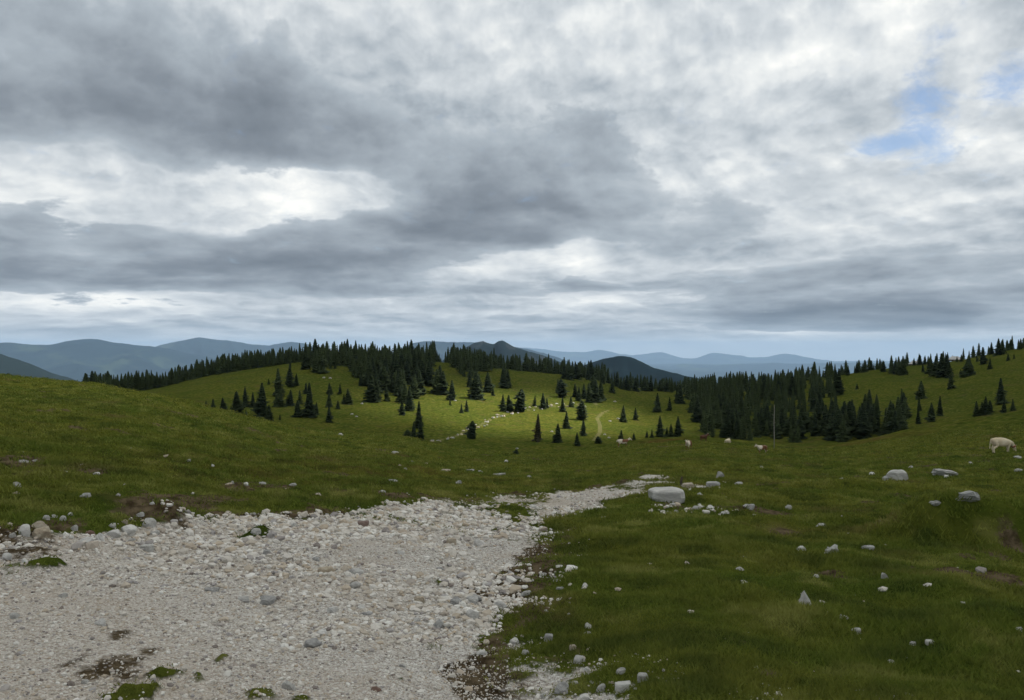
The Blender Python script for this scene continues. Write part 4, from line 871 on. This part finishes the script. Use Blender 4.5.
def cow(px, row, pose, mat, heading, length, label, rmin=20, collar=False, group='cattle grazing on the meadow'):
    import bmesh
    P = []; E = []; RD = []
    def v(x, y, z, r, rx=None): P.append((x, y, z)); RD.append((r, rx or r)); return len(P) - 1
    def chain(st, L):
        k = st
        for p in L:
            n = v(*p); E.append((k, n)); k = n
        return k
    lie = pose == 'lying'; dz = -.62 if lie else 0
    pel = v(-.72, 0, 1.12 + dz, .31, .30); mid = v(-.25, 0, 1.02 + dz, .40, .36); E.append((pel, mid))
    ch = v(.30, 0, 1.00 + dz, .40, .34); E.append((mid, ch)); sh = v(.62, 0, 1.12 + dz, .29, .27); E.append((ch, sh))
    tail0 = chain(pel, [(-1.02, 0, 1.24 + dz, .07), (-1.12, 0, .98 + dz, .035), (-1.12, .04, .60 + dz * .6, .03), (-1.12, .05, .42 + dz * .4, .05)])
    if pose == 'grazing':
        nk = [(.92, 0, .92, .19, .15), (1.12, .03, .62, .15, .12)]; hd = [(1.20, .04, .44, .15, .12), (1.30, .05, .24, .11, .09), (1.36, .05, .11, .085, .075)]; poll = (1.17, .035, .56)
    elif lie:
        nk = [(.90, 0, .56, .19, .15), (1.08, .10, .60, .15, .12)]; hd = [(1.18, .22, .60, .14, .12), (1.28, .38, .46, .11, .09), (1.34, .48, .36, .085, .075)]; poll = (1.14, .16, .68)
    else:
        nk = [(.92, 0, 1.26 + dz, .19, .15), (1.14, .02, 1.42 + dz, .15, .12)]; hd = [(1.27, .03, 1.46 + dz, .15, .12), (1.46, .05, 1.33 + dz, .11, .09), (1.60, .06, 1.22 + dz, .085, .075)]; poll = (1.20, .03, 1.54 + dz)
    chain(sh, nk + hd)
    feet = []
    for s in (-1, 1):
        if lie:
            chain(sh, [(.55, s * .22, .36, .13), (.86, s * .30, .16, .075), (.60, s * .36, .08, .055)])
            chain(pel, [(-.62, s * .30, .36, .2), (-.25, s * .44, .20, .11), (-.62, s * .50, .09, .06), (-.42, s * .52, .06, .05)])
        else:
            st = .10 * s
            chain(sh, [(.56, s * .20, .82, .14), (.55 + st, s * .19, .48, .070), (.56 + st, s * .19, .22, .05), (.58 + st, s * .19, .05, .058)])
            chain(pel, [(-.70, s * .22, .92, .21), (-.58, s * .22, .70, .13), (-.86 + st * .8, s * .21, .47, .070), (-.80 + st, s * .21, .20, .05), (-.77 + st, s * .21, .05, .058)])
            feet += [(.58 + st, s * .19), (-.77 + st, s * .21)]
    if not lie: E.append((mid, v(-.45, 0, .66, .10)))          # udder
    me = bpy.data.meshes.new('tmp'); me.from_pydata(P, E, []); ob = bpy.data.objects.new('tmp', me); C.objects.link(ob)
    sk = ob.modifiers.new('skin', 'SKIN'); sk.use_smooth_shade = True
    for d, (a, c) in zip(me.skin_vertices[0].data, RD): d.radius = (c, a)
    me.skin_vertices[0].data[0].use_root = True
    ob.modifiers.new('sub', 'SUBSURF').levels = 2; ob.modifiers['sub'].render_levels = 2
    dg = bpy.context.evaluated_depsgraph_get(); body = bpy.data.meshes.new_from_object(ob.evaluated_get(dg)); bpy.data.objects.remove(ob)
    body.materials.clear(); body.materials.append(mat); body.name = 'body'
    x, y = hits(px, row, rmin); d = math.hypot(x, y); sc = length / F * y / 2.45
    e = empty('cow', (x, y, H(x, y) - .02), heading, sc)
    tag(e, label, 'cow', group); mobj('body', body, e)
    def part(name, geo, m): return npmesh(name, geo[0], geo[1], m, smooth=True, parent=e)
    qx, qy, qz = poll
    for s in (-1, 1):
        part('ear', tube([(qx, qy + s * .10, qz - .02), (qx - .03, qy + s * .20, qz - .05), (qx - .02, qy + s * .30, qz - .09)], [.03, .06, .015], 7), mat)
        part('horn', tube([(qx, qy + s * .07, qz + .03), (qx + .02, qy + s * .16, qz + .10), (qx + .07, qy + s * .19, qz + .22)], [.03, .024, .006], 7), m_horn)
        hx, hy, hz = hd[0][:3]; hx1, hy1, hz1 = hd[1][:3]
        ev, ef = I1; part('eye', (ev * .026 + np.array([(hx + hx1) / 2, (hy + hy1) / 2 + s * .105, (hz + hz1) / 2 + .05]), [ef]), m_dark)
    mv, mf = I2; part('muzzle', (mv * np.array([.075, .082, .07]) + np.array(hd[2][:3]) + np.array([.035, 0, -.03]), [mf]), m_muzzle)
    for fx, fy in feet: part('hoof', tube([(fx + .02, fy, 0.0), (fx + .01, fy, .05), (fx, fy, .10)], [.068, .062, .052], 9), m_dark)
    if collar: 
        a = np.array(nk[1][:3]); dirv = a - np.array(nk[0][:3]); dirv /= np.linalg.norm(dirv)
        part('collar', tube([a - dirv * .05, a - dirv * .045, a + dirv * .045, a + dirv * .05], [.13, .185, .175, .13], 14), m_leather)
    return e
cow(1002, 452.5, 'grazing', m_cream, 0.12, 28, 'cream white cow grazing head down on the right meadow, facing right', collar=True)
cow(688.5, 449.5, 'standing', m_pied2, R(-118), 16, 'brown cow with a big white front, left of the cows before the dark wood')
cow(704, 441.5, 'standing', m_rust, R(35), 12, 'red brown cow partly behind the brow in front of the dark wood')
cow(728, 442.5, 'lying', m_cream, R(60), 13, 'cream cow lying on the brow between the brown cow and the pole')
cow(762, 453, 'standing', m_pied2, R(200), 14, 'brown cow with two white patches standing left of the tall pale pole')
cow(623, 447, 'standing', m_pied, R(8), 14, 'brown and white cow standing farthest left beside two tiny spruces', rmin=60)

# ------------------------------------------------------------------ pole, stake, huts
x, y = hits(774, 449, 60); h = 44 / F * y
e = empty('pole', (x, y, H(x, y) - .2)); tag(e, 'tall thin pale bare pole standing in front of the dark wood', 'pole')
npmesh('shaft', *tube([(0, 0, 0), (.03, 0, h * .3), (.01, .02, h * .65), (.06, 0, h + .2)], [.05, .045, .04, .02], 8), m_wood, smooth=True, parent=e)
for zz_, a in ((.62, .5), (.80, 3.4)):
    npmesh('stub', *tube([(.02, 0, h * zz_), (.02 + .25 * math.cos(a), .25 * math.sin(a), h * zz_ + .12)], [.03, .012], 6), m_wood, parent=e)
x, y = hits(681, 485, 10); h = 8.5 / F * y
tag(npmesh('stake', *tube([(0, 0, -.1), (.01, 0, h * .5), (.03, .01, h * .95), (.03, .01, h)], [.035, .034, .03, .012], 7), m_bark), 'short dark wooden stake just behind the large grey boulder', 'stake').location = (x, y, H(x, y))
def hut(px, w_, lab):
    t = math.atan((px - 512) / F); r = float(np.interp(t, TH, R1)) + 16; x, y = r * math.sin(t), r * math.cos(t)
    row0 = min(350 + F * (EYE - float(height(np.array([q * math.sin(t)]), np.array([q * math.cos(t)]))[0])) / (q * math.cos(t)) for q in np.linspace(r - 60, r, 30))
    top = EYE - (row0 - 2.2 - 350) / F * y; z = H(x, y); e = empty('hut', (x, y, z - .2), R(-35)); tag(e, lab, 'hut')
    hh = max(top - z + .2, 3.0); wl = hh * .42; a, c = w_ * .5, w_ * .38
    def box(x0, x1, y0, y1, z0, z1): return np.array([(x, y, z) for x in (x0, x1) for y in (y0, y1) for z in (z0, z1)], float), [np.array([(0, 1, 3, 2), (4, 6, 7, 5), (0, 4, 5, 1), (2, 3, 7, 6), (0, 2, 6, 4), (1, 5, 7, 3)])]
    npmesh('wall', *box(-a, a, -c, c, 0, wl), m_bark, parent=e)
    o = .6; V = [(-a - o, -c - o, wl - .25), (a + o, -c - o, wl - .25), (a + o, c + o, wl - .25), (-a - o, c + o, wl - .25), (-a * .55, 0, hh), (a * .55, 0, hh), (-a - o, -c - o, wl - .40), (a + o, -c - o, wl - .40), (a + o, c + o, wl - .40), (-a - o, c + o, wl - .40)]
    npmesh('roof', V, [np.array([(0, 1, 5, 4), (2, 3, 4, 5), (6, 9, 8, 7), (0, 6, 7, 1), (1, 7, 8, 2), (2, 8, 9, 3), (3, 9, 6, 0)]), np.array([(1, 2, 5), (3, 0, 4)])], m_shingle, parent=e)
    npmesh('door', *box(-.5, .5, -c - .04, -c + .02, .05, min(wl - .45, 1.9)), m_wood, parent=e)
hut(955, 6.5, 'low hut with a pale roof half hidden among trees on the right skyline')
hut(915, 6.0, 'hut with a grey roof edge barely showing behind small trees on the right skyline')

# ------------------------------------------------------------------ haze: one closed box of even air round everything but the sky and clouds
hz = 34500.0; z0, z1 = -760.0, 330.0
V = [(sx * hz, sy * hz, z) for z in (z0, z1) for sx, sy in ((-1, -1), (1, -1), (1, 1), (-1, 1))]
m_haze = bpy.data.materials.new('haze'); m_haze.use_nodes = True; q = NG(m_haze.node_tree); q.n.clear()
ho = q.new('ShaderNodeOutputMaterial'); hv = q.new('ShaderNodeVolumePrincipled'); q.l.new(hv.outputs[0], ho.inputs['Volume'])
hv.inputs['Color'].default_value = (0.43, 0.64, 0.91, 1); hv.inputs['Density'].default_value = 4.2e-5; hv.inputs['Anisotropy'].default_value = 0.0
tag(npmesh('haze', V, [np.array([(0, 3, 2, 1), (4, 5, 6, 7), (0, 1, 5, 4), (1, 2, 6, 5), (2, 3, 7, 6), (3, 0, 4, 7)])], m_haze), kind='stuff')
